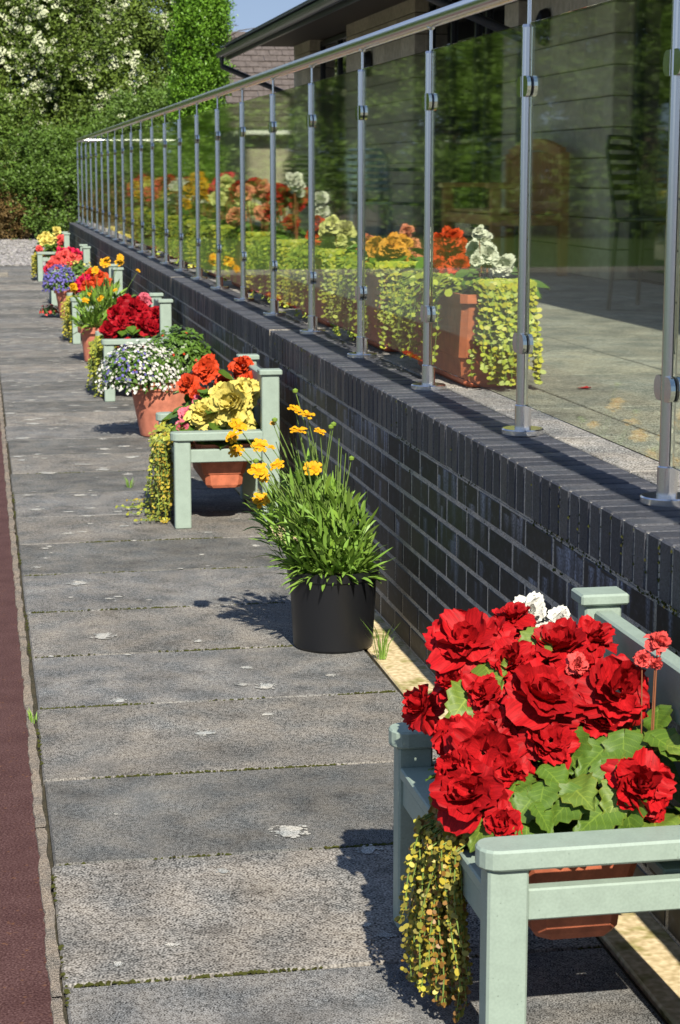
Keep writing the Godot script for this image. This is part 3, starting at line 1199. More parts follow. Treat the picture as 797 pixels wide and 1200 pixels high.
func build_ground() -> void:
	var mb := MB.new()
	mb.box(Vector3(0, -0.16, -60), Vector3(300, 0.2, 300), 0.0)
	tag(part("ground", mb.mesh(), M["earth"]), "", "", "", "structure")
	mb = MB.new()
	mb.box(Vector3(-0.66, -0.030, -9.75), Vector3(1.484, 0.05, 35.5), 0.0)
	tag(part("road_margin", mb.mesh(), M["tarmac"]), "", "", "", "structure")
	mb = MB.new()
	mb.box(Vector3(-4.205, -0.034, -9.75), Vector3(5.6, 0.05, 35.5), 0.0)
	tag(part("road", mb.mesh(), M["slab_dark"]), "", "", "", "structure")
	mb = MB.new()
	for k in 26:
		mb.box(Vector3(-6.93 + k * 0.6 - 8.0, -0.02, -27.58), Vector3(0.592, 0.16, 0.14), 0.01)
	tag(part("kerb", mb.mesh(), M["concrete"]), "", "", "", "structure")
	mb = MB.new()
	mb.box(Vector3(-12.0, -0.055, -37.0), Vector3(24.0, 0.11, 18.6), 0.0)
	tag(part("lawn", mb.mesh(), M["lawn"]), "", "", "", "structure")
	mb = MB.new()
	mb.box(Vector3(-21.0, -0.055, -9.8), Vector3(28.0, 0.11, 35.4), 0.0)
	tag(part("lawn", mb.mesh(), M["lawn"]), "", "", "", "structure")
	# path of slabs on a bed
	var path := thing("path", Vector3.ZERO, "", "", "", "structure")
	mb = MB.new()
	mb.box(Vector3(0.61, -0.05, -14.6), Vector3(1.03, 0.07, 32.8), 0.0)
	part("bed", mb.mesh(), M["joint_fill"], path)
	var order := ["slab_grey", "slab_pink", "slab_dark", "slab_buff", "slab_grey", "slab_buff", "slab_grey", "slab_dark", "slab_buff", "slab_grey", "slab_dark", "slab_buff", "slab_dark", "slab_grey", "slab_pink", "slab_dark", "slab_grey", "slab_dark"]
	var joints := [-2.03, -2.63, -3.245, -3.862, -4.437, -5.07, -5.64, -6.24]
	while joints[-1] > -30.6:
		joints.append(joints[-1] - 0.6 + rnd(-0.015, 0.015))
	joints.push_front(-1.42)
	var sl := 0
	for k in joints.size() - 1:
		var za: float = joints[k]
		var zb: float = joints[k + 1]
		var gap := 0.008
		var smb := MB.new()
		var wdt := 1.0 + rnd(-0.006, 0.006)
		smb.box(Vector3.ZERO, Vector3(wdt, 0.05, za - zb - gap), 0.005)
		var m: String = order[(k - 2 + order.size()) % order.size()]
		if absf((za + zb) * 0.5 + 24.3) < 0.31:
			m = "slab_pale"
		part("paving_slab", smb.mesh(), M[m], path, Transform3D(Basis.from_euler(Vector3(rnd(-0.0015, 0.0015), rnd(-0.004, 0.004), rnd(-0.001, 0.001))), Vector3(0.607 + rnd(-0.003, 0.003), -0.025 + rnd(-0.0005, 0.0005), (za + zb) * 0.5)))
		sl += 1
	# concrete edging beside the road, in lengths with worn arrises
	var ed := thing("path_edging", Vector3.ZERO, "", "", "", "structure")
	var z := -1.4
	while z > -30.5:
		var ln := 0.9
		var emb := MB.new()
		var n := 36
		var lo := []
		var hi := []
		for i in n + 1:
			var q := float(i) / n
			lo.append(0.0785 + rnd(-0.002, 0.002) + 0.0015 * sin(i * 0.37 + z * 7.0) + (0.004 if i % 13 == 3 else 0.0))
			hi.append(0.099 + rnd(-0.0015, 0.0015) + 0.002 * sin(i * 0.7 + z * 3.0))
		for i in n:
			var z1 := z - ln * i / n - (0.003 if i == 0 else 0.0)
			var z2 := z - ln * (i + 1) / n + (0.003 if i == n - 1 else 0.0)
			var y := 0.001
			var c := Vector3(0.09, -0.03, (z1 + z2) * 0.5)
			emb.quad_out(Vector3(lo[i], y, z1), Vector3(hi[i], y, z1), Vector3(hi[i + 1], y, z2), Vector3(lo[i + 1], y, z2), c)
			emb.quad_out(Vector3(lo[i], y, z1), Vector3(lo[i] - 0.006, -0.03, z1), Vector3(lo[i + 1] - 0.006, -0.03, z2), Vector3(lo[i + 1], y, z2), c)
			emb.quad_out(Vector3(hi[i], y, z1), Vector3(hi[i], -0.04, z1), Vector3(hi[i + 1], -0.04, z2), Vector3(hi[i + 1], y, z2), c)
		part("edging_block", emb.mesh(), M["edging"], ed)
		z -= ln
	# yellowish footing between slabs and wall
	mb = MB.new()
	var zz := -1.4
	while zz > -28.0:
		mb.box(Vector3(1.1815, -0.027, zz - 0.75), Vector3(0.129, 0.05, 1.496), 0.004)
		zz -= 1.5
	tag(part("footing_strip", mb.mesh(), M["footing"]), "", "", "", "structure")
	# gravel bed beyond the end of the path
	mb = MB.new()
	mb.box(Vector3(2.0, -0.045, -36.9), Vector3(4.0, 0.07, 12.4), 0.0)
	tag(part("gravel_bed", mb.mesh(), M["concrete"]), "", "", "", "structure")
	var peb := MB.new()
	peb.lathe([Vector2(0.0, -0.4), Vector2(0.7, -0.25), Vector2(1.0, 0.0), Vector2(0.75, 0.35), Vector2(0.0, 0.5)], 7)
	var xfs := []
	var cols := []
	for k in 26000:
		var p := Vector3(rnd(0.02, 3.4), -0.01, -30.75 - pow(rnd(0, 1), 1.2) * 12.2)
		xfs.append(Transform3D(Basis.from_euler(Vector3(rnd(-0.5, 0.5), rnd(0, TAU), rnd(-0.5, 0.5))) * Basis.from_scale(Vector3(rnd(0.02, 0.05), rnd(0.015, 0.04), rnd(0.02, 0.045))), p + Vector3(0, rnd(0, 0.02), 0)))
		var q := rnd(0.45, 1.35)
		cols.append(Color(q, q * rnd(0.95, 1.0), q * rnd(0.88, 1.02)))
	tag(bits("gravel", peb.mesh(), M["pebble"], self, xfs, cols), "pale grey pebbles spread beyond the end of the path", "gravel", "", "stuff")


func build_wall() -> void:
	var wall := thing("brick_wall", Vector3(1.24, 0, 0), "low wall of blue-black bricks with upright coping under the glass balustrade", "wall")
	var X := 0.0
	var mb := MB.new()
	mb.box(Vector3(0.1045, 0.3105, -14.6), Vector3(0.206, 0.623, 26.6), 0.0)
	mb.box(Vector3(0.108, 0.6815, -14.6), Vector3(0.211, 0.117, 26.4), 0.0)
	part("mortar", mb.mesh(), M["mortar"], wall)
	var bm := []
	for k in 3:
		var b := MB.new()
		b.box(Vector3.ZERO, Vector3(0.1, 0.0685, 0.2135 - 0.001 * k), 0.0035)
		bm.append(b.mesh())
	var half := MB.new()
	half.box(Vector3.ZERO, Vector3(0.1, 0.0685, 0.101), 0.0035)
	var P := 0.2235
	# every brick, near or far, draws one of the same four firings at random
	var far_sets := [MB.new(), MB.new(), MB.new(), MB.new()]
	for row in 8:
		var y := 0.039 + 0.078 * row
		var off := P * 0.5 if row % 2 == 1 else 0.0
		var k := 0
		var z := -1.5 - off
		while z - 0.2 > -27.9:
			var ce := Vector3(0.05 + rnd(-0.0012, 0.0012), y, z - P * 0.5)
			var mi := [0, 1, 1, 3, 0, 2][rng.randi() % 6] as int
			if ce.z < -2.35 and ce.z > -10.35:
				part("brick", bm[k % 3], M["brick_%d" % mi], wall, at(ce))
			else:
				far_sets[mi].box(ce, Vector3(0.1, 0.0685, 0.2135), 0.0 if ce.z < -14 else 0.0035)
			z -= P
			k += 1
	for k in 4:
		tag(part("brickwork", far_sets[k].mesh(), M["brick_%d" % k], wall), "", "", "", "stuff")
	# coping of bricks on edge
	var cb := MB.new()
	cb.box(Vector3.ZERO, Vector3(0.216, 0.117, 0.0625), 0.004)
	var cmesh := cb.mesh()
	var cf := [MB.new(), MB.new(), MB.new()]
	var pc := 0.0712
	var zc := -1.5
	while zc > -27.75:
		var ce := Vector3(0.108 + rnd(-0.0015, 0.0015), 0.6845 + rnd(-0.001, 0.001), zc)
		var mi := rng.randi() % 3
		if zc < -2.4 and zc > -17.0:
			part("coping_brick", cmesh, M["coping_%d" % mi], wall, at(ce))
		else:
			cf[mi].box(ce, Vector3(0.216, 0.117, 0.0625), 0.004)
		zc -= pc
		if absf(zc + 8.39) < pc * 0.5 or absf(zc + 12.85) < pc * 0.5:
			zc -= 0.012
	for k in 3:
		tag(part("coping_run", cf[k].mesh(), M["coping_%d" % k], wall), "", "", "", "stuff")
	# pale sealant in the movement joints
	mb = MB.new()
	for q in [-8.392, -12.86]:
		mb.box(Vector3(0.1, 0.372, q), Vector3(0.204, 0.747, 0.010), 0.0)
	part("sealant", mb.mesh(), M["slab_pale"], wall)
	# moss tufts along the joint under the coping
	mb = MB.new()
	for k in 1500:
		var z := -2.4 - pow(rnd(0, 1), 1.5) * 9.0
		var n1 := sin(z * 3.1) + sin(z * 7.7 + 1.0) + sin(z * 1.3)
		if n1 < rnd(-0.6, 1.6):
			continue
		var y := 0.6245 + rnd(-0.006, 0.006)
		if rng.randf() < 0.3:       # up the joints between coping bricks
			z = -1.5 - pc * (roundf((-1.5 - z) / pc) + 0.5)
			y = 0.63 + rnd(0, 0.11)
		elif rng.randf() < 0.2:
			y = 0.546 + rnd(-0.004, 0.004)
		var p := Vector3(rnd(-0.002, 0.004), y, z)
		var s := rnd(0.002, 0.005)
		var q := rnd(0.5, 1.5)
		mb.tint = Color(q, q * rnd(0.8, 1.1), q)
		mb.fan(p + Vector3(-s * 0.8, 0, 0), [p + Vector3(0, s, 0), p + Vector3(0, 0, s), p + Vector3(0, -s, 0), p + Vector3(0, 0, -s)], Vector3(-0.7, 0.7, 0))
	tag(part("moss", mb.mesh(), M["moss"], wall), "", "", "", "stuff")


func build_balustrade() -> void:
	var X := 1.393
	var T := 0.744
	var b := thing("glass_balustrade", Vector3(X, T, 0), "stainless steel balustrade with clamped tinted glass panes on top of the wall", "balustrade")
	var S: Material = M["steel"]
	var tube := MB.new()
	tube.lathe([Vector2(0.0215, 0.012), Vector2(0.0215, 0.075), Vector2(0.0185, 0.078), Vector2(0.0185, 1.045), Vector2(0.0165, 1.052), Vector2(0.0, 1.053)], 20)
	var tube_m := tube.mesh()
	var fl := MB.new()
	fl.lathe([Vector2(0.056, 0.0), Vector2(0.056, 0.012), Vector2(0.053, 0.015), Vector2(0.02, 0.0155)], 32)
	var fl_m := fl.mesh()
	var rod := MB.new()
	rod.lathe([Vector2(0.0062, 1.05), Vector2(0.0062, 1.115), Vector2(0.014, 1.122), Vector2(0.014, 1.126)], 12)
	var rod_m := rod.mesh()
	var cl := MB.new()          # D-shaped plate pair, local z away from the post
	for sx in [-1.0, 1.0]:
		for part_ in 1:
			var ring := []
			for k in 9:
				var t := -PI / 2 + PI * k / 8.0
				ring.append(Vector3(0, sin(t) * 0.026, 0.030 + cos(t) * 0.022))
			ring.append(Vector3(0, 0.026, 0.012))
			ring.append(Vector3(0, -0.026, 0.012))
			var ce := Vector3(sx * 0.0125, 0, 0.028)
			for k in ring.size():
				var p: Vector3 = ring[k] + Vector3(sx * 0.007, 0, 0)
				var q: Vector3 = ring[(k + 1) % ring.size()] + Vector3(sx * 0.007, 0, 0)
				var dp := Vector3(sx * 0.010, 0, 0)
				cl.quad_out(p, q, q + dp, p + dp, ce)
				cl.tri_out(Vector3(sx * 0.017, 0, 0.028), p + dp, q + dp, ce)
				cl.tri_out(Vector3(sx * 0.007, 0, 0.028), p, q, ce)
	var cl_m := cl.mesh()
	var gk := MB.new()
	gk.box(Vector3(0, 0, 0.028), Vector3(0.0138, 0.044, 0.030), 0.0)
	var gk_m := gk.mesh()
	var zs := []
	for k in range(-1, 23):
		zs.append(-3.767 - 1.0987 * k)
	for z in zs:
		var p := part("post", tube_m, S, b, at(Vector3(0, 0, z)))
		part("base_flange", fl_m, S, p)
		part("top_rod", rod_m, S, p)
		for y in [0.239, 0.897]:
			for s in [0.0, PI]:
				if s == 0.0 and z > -2.7:
					continue
				if s > 1.0 and z < -27.5:
					continue
				part("clamp", cl_m, M["polished_steel"], p, Transform3D(Basis(Vector3.UP, s), Vector3(0, y, 0)))
				part("gasket", gk_m, M["rubber"], p, Transform3D(Basis(Vector3.UP, s), Vector3(0, y, 0)))
	for k in zs.size() - 1:
		var za: float = zs[k] - 0.027
		var zb: float = zs[k + 1] + 0.027
		var g := MB.new()
		g.box(Vector3(0, 0, 0), Vector3(0.010, 0.977, za - zb), 0.001)
		part("pane", g.mesh(), M["glass"], b, at(Vector3(0, 0.0785 + 0.4885, (za + zb) * 0.5)))
	# rail with an elbow and a short return across the far end
	var pts := [Vector3(0, 1.146, -1.2)]
	var z := -1.2
	while z > -27.8:
		z -= 2.2
		pts.append(Vector3(0, 1.146, maxf(z, -27.86)))
	for k in range(1, 5):
		var t := PI / 2 * k / 4.0
		pts.append(Vector3(0.08 - cos(t) * 0.08, 1.146, -27.86 - sin(t) * 0.08))
	pts.append(Vector3(1.37, 1.146, -27.94))
	var rail := MB.new()
	rail.tube(pts, 0.0242, 20)
	part("handrail", rail.mesh(), S, b)
	for x in [0.68, 1.33]:
		var p := part("post", tube_m, S, b, at(Vector3(x, 0, -27.94)))
		part("base_flange", fl_m, S, p)
		part("top_rod", rod_m, S, p)


func build_terrace() -> void:
	var t := thing("terrace", Vector3(0, 0, 0), "", "", "", "structure")
	var mb := MB.new()
	mb.box(Vector3(5.3, 0.345, -13.0), Vector3(7.66, 0.70, 30.0), 0.0)
	part("bed", mb.mesh(), M["joint_fill"], t)
	var xs := [1.459, 1.75, 2.35, 2.95, 3.55, 4.15]
	# every slab, near or far, draws one of the same three stones at random
	var far := [MB.new(), MB.new(), MB.new()]
	for c in xs.size() - 1:
		var z := 1.2 - [0.0, 0.31, 0.0, 0.42, 0.2][c] as float
		while z > -27.6:
			var ln := 0.9 if c > 0 else 0.6
			var ce := Vector3((xs[c] + xs[c + 1]) * 0.5, 0.722, z - ln * 0.5)
			var s := Vector3(xs[c + 1] - xs[c] - 0.008, 0.04, ln - 0.008)
			var mi := rng.randi() % 3
			if ce.z < -2.5 and ce.z > -13.0:
				var b := MB.new()
				b.box(Vector3.ZERO, s, 0.003)
				part("paving_slab", b.mesh(), M["terrace_%d" % mi], t, at(ce + Vector3(0, rnd(-0.001, 0.001), 0)))
			else:
				far[mi].box(ce, s, 0.0)
			z -= ln
	for k in 3:
		tag(part("paving", far[k].mesh(), M["terrace_%d" % k], t), "", "", "", "stuff")


func window_unit(b: Node3D, z0: float, z1: float, y0: float, y1: float, mull: Array) -> void:
	# glazed opening in the facade between z0 (near) and z1 (far), set back in the wall
	var w := MB.new()
	var xo := 0.16
	for e in [[z0 - 0.03, y0, y1], [z1 + 0.03, y0, y1]]:
		w.box(Vector3(xo, (y0 + y1) * 0.5, e[0]), Vector3(0.07, y1 - y0, 0.06), 0.004)
	for yy in [y0 + 0.03, y1 - 0.03]:
		w.box(Vector3(xo, yy, (z0 + z1) * 0.5), Vector3(0.066, 0.06, z0 - z1 - 0.12), 0.004)
	for q in mull:
		w.box(Vector3(xo, (y0 + y1) * 0.5, q), Vector3(0.068, y1 - y0 - 0.12, 0.055), 0.004)
	var o := part("window", w.mesh(), M["dark_frame"], b)
	var edges := [z0 - 0.06]
	edges.append_array(mull)
	edges.append(z1 + 0.06)
	for k in edges.size() - 1:
		var p := MB.new()
		p.box(Vector3(xo + 0.005, (y0 + y1) * 0.5, (edges[k] + edges[k + 1]) * 0.5), Vector3(0.02, y1 - y0 - 0.11, edges[k] - edges[k + 1] - 0.004), 0.0)
		part("pane", p.mesh(), M["window_glass"], o)


func build_building() -> void:
	var b := thing("pavilion_building", Vector3(4.0, 0.742, 0), "single storey building of buff blocks with dark windows and deep eaves behind the terrace", "building")
	var mb := MB.new()
	var H := 2.26
	var piers := [[-5.2, -7.6], [-12.0, -13.93], [-14.27, -14.68], [-17.8, -21.2], [-23.6, -24.8]]
	for p in piers:
		mb.box(Vector3(0.165, H * 0.5, (p[0] + p[1]) * 0.5), Vector3(0.318, H, p[0] - p[1] - 0.012), 0.0)
	# body of the building behind the glazing
	mb.box(Vector3(3.0, H * 0.5, -14.9), Vector3(5.0, H, 19.7), 0.0)
	part("core", mb.mesh(), M["block_mortar"], b)
	var bl := MB.new()
	bl.box(Vector3.ZERO, Vector3(0.10, 0.187, 0.387), 0.004)
	var full := bl.mesh()
	for p in piers:
		var ln: float = p[0] - p[1]
		for row in 12:
			var y := 0.003 + 0.1955 * row + 0.0935
			if y + 0.09 > H + 0.1:
				continue
			var z: float = p[0]
			var first := true
			while z > p[1] + 0.02:
				var l := 0.387
				if first and row % 2 == 1 and ln > 0.5:
					l = 0.19
				first = false
				l = minf(l, z - p[1])
				var m: Material = M["block_%d" % (rng.randi() % 3)]
				var ce := Vector3(0.049 + rnd(-0.001, 0.001), y, z - l * 0.5)
				if is_equal_approx(l, 0.387):
					part("block", full, m, b, at(ce))
				else:
					var q := MB.new()
					q.box(Vector3.ZERO, Vector3(0.10, 0.187, l), 0.004)
					part("block", q.mesh(), m, b, at(ce))
				z -= l + 0.0085
			# return face at the near end
			var rt := MB.new()
			rt.box(Vector3.ZERO, Vector3(0.22, 0.187, 0.05), 0.004)
			part("block", rt.mesh(), M["block_%d" % (rng.randi() % 3)], b, at(Vector3(0.21, y, p[0] - 0.02)))
	window_unit(b, -7.62, -11.98, 0.02, H, [-8.8, -10.0, -11.1])
	window_unit(b, -13.95, -14.25, 0.02, H, [])
	window_unit(b, -14.70, -17.78, 0.02, H, [-15.7, -16.05, -16.9])
	window_unit(b, -21.22, -23.58, 0.02, H, [-22.4])
	# soffit, fascia gutter and roof
	mb = MB.new()
	mb.box(Vector3(0.25, H + 0.04, -14.75), Vector3(2.2, 0.04, 20.3), 0.0)
	part("soffit", mb.mesh(), M["soffit"], b)
	var g := MB.new()
	var ring := []
	for k in 9:
		var t := PI + PI * k / 8.0
		ring.append(Vector3(cos(t) * 0.062, sin(t) * 0.066, 0))
	for k in 8:
		var a: Vector3 = ring[k]
		var c: Vector3 = ring[k + 1]
		g.quad_out(a + Vector3(-0.93, 2.19, -4.6), c + Vector3(-0.93, 2.19, -4.6), c + Vector3(-0.93, 2.19, -24.9), a + Vector3(-0.93, 2.19, -24.9), Vector3(-0.93, 2.19, -14.7))
	for k in range(1, 7):
		g.tri_out(ring[0] + Vector3(-0.93, 2.19, -24.9), ring[k] + Vector3(-0.93, 2.19, -24.9), ring[k + 1] + Vector3(-0.93, 2.19, -24.9), Vector3(-0.93, 2.19, -20))
	g.box(Vector3(-0.855, 2.2, -14.75), Vector3(0.025, 0.2, 20.3), 0.0)
	part("gutter", g.mesh(), M["gutter"], b)
	# slates in courses, each course a little proud of the one above
	for k in 26:
		var r := MB.new()
		r.xf = Transform3D(Basis(Vector3.BACK, deg_to_rad(24)), Vector3(-0.93, 2.235, -14.75) + Vector3(cos(deg_to_rad(24)), sin(deg_to_rad(24)), 0) * (0.2 * k))
		r.box(Vector3(0.12, 0.012, 0), Vector3(0.25, 0.014, 20.3), 0.003)
		part("slate_course", r.mesh(), M["roof_slate"], b)
	# downpipes with swan necks
	for z in [-24.75, -14.0]:
		var dp := MB.new()
		dp.tube([Vector3(-0.93, 2.14, z), Vector3(-0.93, 2.02, z), Vector3(-0.04, 1.66, z), Vector3(-0.04, 1.5, z), Vector3(-0.04, 0.02, z)], 0.035, 12)
		part("downpipe", dp.mesh(), M["gutter"], b)
	for q in [[1.70, -13.45], [1.79, -19.78]]:
		var lamp := thing("wall_lamp", Vector3(3.985, 0.742 + q[0], q[1]), "black bulkhead lamp on the block pier " + ("beside the wooden bench" if q[1] > -15 else "between two dark windows"), "lamp", "bulkhead lamps on the block piers")
		var l := MB.new()
		l.xf = Transform3D(Basis(Vector3.BACK, PI / 2), Vector3.ZERO)
		l.lathe([Vector2(0.06, 0.0), Vector2(0.06, 0.02), Vector2(0.052, 0.06), Vector2(0.03, 0.085), Vector2(0, 0.09)], 24)
		var ms := part("housing", l.mesh(), M["black_metal"], lamp)
		ms.scale = Vector3(1, 2.2, 1)
		var l2 := MB.new()
		l2.box(Vector3(-0.05, 0.0, 0), Vector3(0.06, 0.02, 0.14), 0.004)
		part("guard", l2.mesh(), M["black_metal"], lamp)
	# the second, tiled house behind
	var h := thing("tiled_house", Vector3(4.9, 0, -36), "house with brown tiled roof and white eaves behind the pavilion", "house")
	mb = MB.new()
	mb.box(Vector3(4.0, 1.12, -2.0), Vector3(7.9, 2.24, 4.0), 0.0)
	part("wall", mb.mesh(), M["render_wall"], h)
	mb = MB.new()
	mb.box(Vector3(4.0, 2.2, 0.28), Vector3(8.3, 0.10, 0.03), 0.0)
	mb.box(Vector3(4.0, 2.15, 0.16), Vector3(8.3, 0.02, 0.26), 0.0)
	part("fascia", mb.mesh(), M["white_paint"], h)
	for k in 16:
		var r := MB.new()
		r.xf = Transform3D(Basis(Vector3.RIGHT, deg_to_rad(32)), Vector3(4.0, 2.26, 0.32) + Vector3(0, sin(deg_to_rad(38)), -cos(deg_to_rad(38))) * (0.19 * k))
		for j in 34:
			var xx := -4.2 + 0.25 * j + (0.125 if k % 2 else 0.0)
			r.box(Vector3(xx, rnd(0.0, 0.012), -0.1), Vector3(0.243, 0.03, 0.235), 0.0)
		part("tile_course", r.mesh(), M["roof_tile"], h)


func build_trees() -> void:
	var G := "trees and shrubs beyond the gravel"
	var ca := Color(0.78, 0.80, 0.7)
	var cb := Color(1.35, 1.25, 1.05)
	tree("elder_tree", "tall elder with cream flower heads above the path end", "tree", Vector3(0.6, 0, -45.0), 4.5, 0.16,
		[[Vector3(0, 3.4, 0), Vector3(2.0, 1.8, 1.5)], [Vector3(-0.6, 5.4, 0.1), Vector3(1.9, 1.7, 1.5)], [Vector3(0.9, 5.0, 0.4), Vector3(1.4, 1.5, 1.3)], [Vector3(-0.2, 1.7, 0.6), Vector3(1.8, 1.3, 1.2)], [Vector3(0.2, 7.4, -0.3), Vector3(2.2, 1.8, 1.5)]], 26000, "leaf_tree", 1.0, ca, cb, G, 1300)
	tree("elder_tree", "broad elder thick with cream flowers behind the end of the railing", "tree", Vector3(2.9, 0, -44.5), 4.2, 0.16,
		[[Vector3(0, 3.6, 0), Vector3(1.8, 1.7, 1.4)], [Vector3(0.5, 5.3, -0.2), Vector3(1.7, 1.6, 1.4)], [Vector3(-0.8, 4.6, 0.5), Vector3(1.2, 1.4, 1.2)], [Vector3(0.4, 1.8, 0.5), Vector3(1.8, 1.4, 1.2)], [Vector3(0.2, 7.2, -0.3), Vector3(2.0, 1.7, 1.5)]], 26000, "leaf_tree", 1.0, ca, Color(1.4, 1.3, 1.1), G, 1500)
	tree("evergreen_shrub", "dark evergreen shrub at the foot of the elders beside the wall end", "shrub", Vector3(1.9, 0, -42.9), 1.4, 0.07,
		[[Vector3(0, 1.0, 0), Vector3(1.1, 1.0, 0.6)], [Vector3(0.7, 1.5, 0), Vector3(0.9, 0.9, 0.6)], [Vector3(-0.5, 1.6, -0.3), Vector3(0.9, 0.9, 0.6)]], 9000, "leaf_tree", 0.8, Color(0.68, 0.78, 0.7), Color(1.05, 1.2, 0.9), G)
	tree("brown_shrub", "low brownish shrub at the edge of the gravel", "shrub", Vector3(0.7, 0, -43.3), 0.7, 0.05,
		[[Vector3(0, 0.6, 0), Vector3(0.7, 0.6, 0.4)], [Vector3(-0.7, 0.8, 0), Vector3(0.7, 0.7, 0.4)]], 4200, "leaf_brown", 0.7, Color(0.8, 0.85, 0.7), Color(1.4, 1.3, 1.0), G)
	tree("evergreen_shrub", "rounded green shrub between the path end and the lawn", "shrub", Vector3(-0.6, 0, -43.6), 1.6, 0.07,
		[[Vector3(0, 1.3, 0), Vector3(1.2, 1.2, 0.7)], [Vector3(0.9, 2.1, -0.3), Vector3(1.0, 1.0, 0.6)]], 7000, "leaf_tree", 0.85, Color(0.75, 0.78, 0.7), Color(1.1, 1.15, 0.9), G)
	tree("hedge_shrub", "dense hedge shrub behind the far end of the terrace", "shrub", Vector3(4.2, 0, -42.0), 1.8, 0.08,
		[[Vector3(0, 1.2, 0), Vector3(1.4, 1.2, 0.8)], [Vector3(-0.8, 1.9, 0), Vector3(1.0, 1.2, 0.7)], [Vector3(0.7, 2.3, 0), Vector3(1.1, 1.2, 0.7)]], 10000, "leaf_tree", 0.85, Color(0.7, 0.78, 0.7), Color(1.05, 1.2, 0.9), G, 60)
	# ivy-clad trunk
	var iv := thing("ivy_clad_tree", Vector3(3.64, 0, -34.2), "tree trunk thickly clad in bright green ivy beside the tiled house", "tree", G)
	var tr := MB.new()
	tr.tube([Vector3(0.1, 0, 0), Vector3(0.05, 2.0, 0), Vector3(0.18, 4.0, 0), Vector3(0.42, 6.5, 0)], [0.24, 0.2, 0.17, 0.12], 10)
	tr.tube([Vector3(0.14, 3.2, 0), Vector3(0.5, 4.2, 0.1), Vector3(0.75, 5.8, 0.1)], [0.09, 0.07, 0.05], 8)
	part("trunk", tr.mesh(), M["bark"], iv)
	var ob := MB.new()
	for k in 5:
		var p0 := Vector3(rnd(0.2, 0.5), rnd(3.6, 4.6), 0.1)
		var d := Vector3(rnd(0.2, 1.0), rnd(0.1, 0.7), rnd(-0.2, 0.2))
		ob.tube([p0, p0 + d * 0.5 + Vector3(0, 0.05, 0), p0 + d + Vector3(0.2, -0.05, 0)], [0.014, 0.009, 0.004], 5, false)
	part("branch", ob.mesh(), M["bark"], iv)
	var xfs := []
	var cols := []
	var fn := FastNoiseLite.new()
	fn.frequency = 1.3
	for k in 17000:
		var y := rnd(0.1, 6.6)
		var an := rnd(0, TAU)
		var lean := 0.06 + y * 0.045
		var nz := fn.get_noise_3d(cos(an), y, sin(an))
		var rr := (0.50 + 0.42 * nz + 0.10 * sin(y * 2.1)) * (1.0 - 0.045 * y) * sqrt(rnd(0.35, 1.0))
		if nz < -0.22:
			continue
		if y > 3.0 and rng.randf() < 0.16:
			var q := rnd(0, 1)
			xfs.append(Transform3D(Basis.from_euler(Vector3(rnd(-1, 1), rnd(0, TAU), rnd(-1, 1))) * Basis.from_scale(Vector3.ONE * rnd(0.3, 0.55)), Vector3(lerpf(0.14, 0.7, q) + rnd(-0.2, 0.2), lerpf(3.2, 5.6, q), rnd(-0.2, 0.25))))
		else:
			xfs.append(Transform3D(Basis.from_euler(Vector3(rnd(-0.5, 0.5), rnd(0, TAU), rnd(-0.5, 0.5))) * Basis.from_scale(Vector3.ONE * rnd(0.38, 0.7)), Vector3(lean + cos(an) * rr, y, sin(an) * rr)))
		var q2 := rng.randf()
		cols.append(Color(0.72, 0.78, 0.7).lerp(Color(1.2, 1.15, 1.05), q2))
	tag(bits("crown", clump_meshes[1], M["leaf_ivy"], iv, xfs, cols), "", "", "", "stuff")
	var hb := []
	for k in 9:
		hb.append([Vector3(-14.0 + 3.2 * k, 2.2 + rnd(-0.3, 0.5), rnd(-0.3, 0.3)), Vector3(2.3, 2.4, 0.9)])
	tree("tall_hedge", "long tall hedge closing the garden behind the lawn trees", "hedge", Vector3(-7.5, 0, -48.5), 2.0, 0.12, hb, 16000, "leaf_tree", 1.7, Color(0.75, 0.8, 0.7), Color(1.1, 1.2, 0.95), G)
	# belt of trees round the lawn, mirrored in the glass
	var belt := [[-4.0, -45.0, 7.5, "tall leafy tree behind the lawn nearest the elders"], [-8.0, -44.0, 8.5, "broad tree behind the lawn past the rounded shrub"], [-12.5, -43.0, 8.0, "spreading tree at the middle of the lawn's far edge"], [-17.0, -41.0, 9.0, "very tall tree at the lawn's far corner"], [-20.0, -33.0, 8.5, "tall tree along the lawn's long side, second from its far corner"], [-19.0, -25.0, 8.0, "leafy tree along the lawn's long side beyond the road kerb"]]
	for k in belt.size():
		var e: Array = belt[k]
		var h: float = e[2]
		tree("leafy_tree", e[3], "tree", Vector3(e[0], 0, e[1]), h * 0.6, 0.22,
			[[Vector3(0, h * 0.30, 0.3), Vector3(2.4, h * 0.26, 1.8)], [Vector3(-1.0, h * 0.55, 0), Vector3(2.2, h * 0.24, 1.9)], [Vector3(1.2, h * 0.58, 0.2), Vector3(2.0, h * 0.24, 1.8)], [Vector3(0.1, h * 0.82, 0), Vector3(2.2, h * 0.22, 1.9)], [Vector3(0.6, h * 0.12, 0.8), Vector3(2.3, h * 0.14, 1.2)]], 9000, "leaf_tree", 1.6, Color(0.75, 0.8, 0.7), Color(1.2, 1.3, 1.0), "tall trees round the lawn", 0)


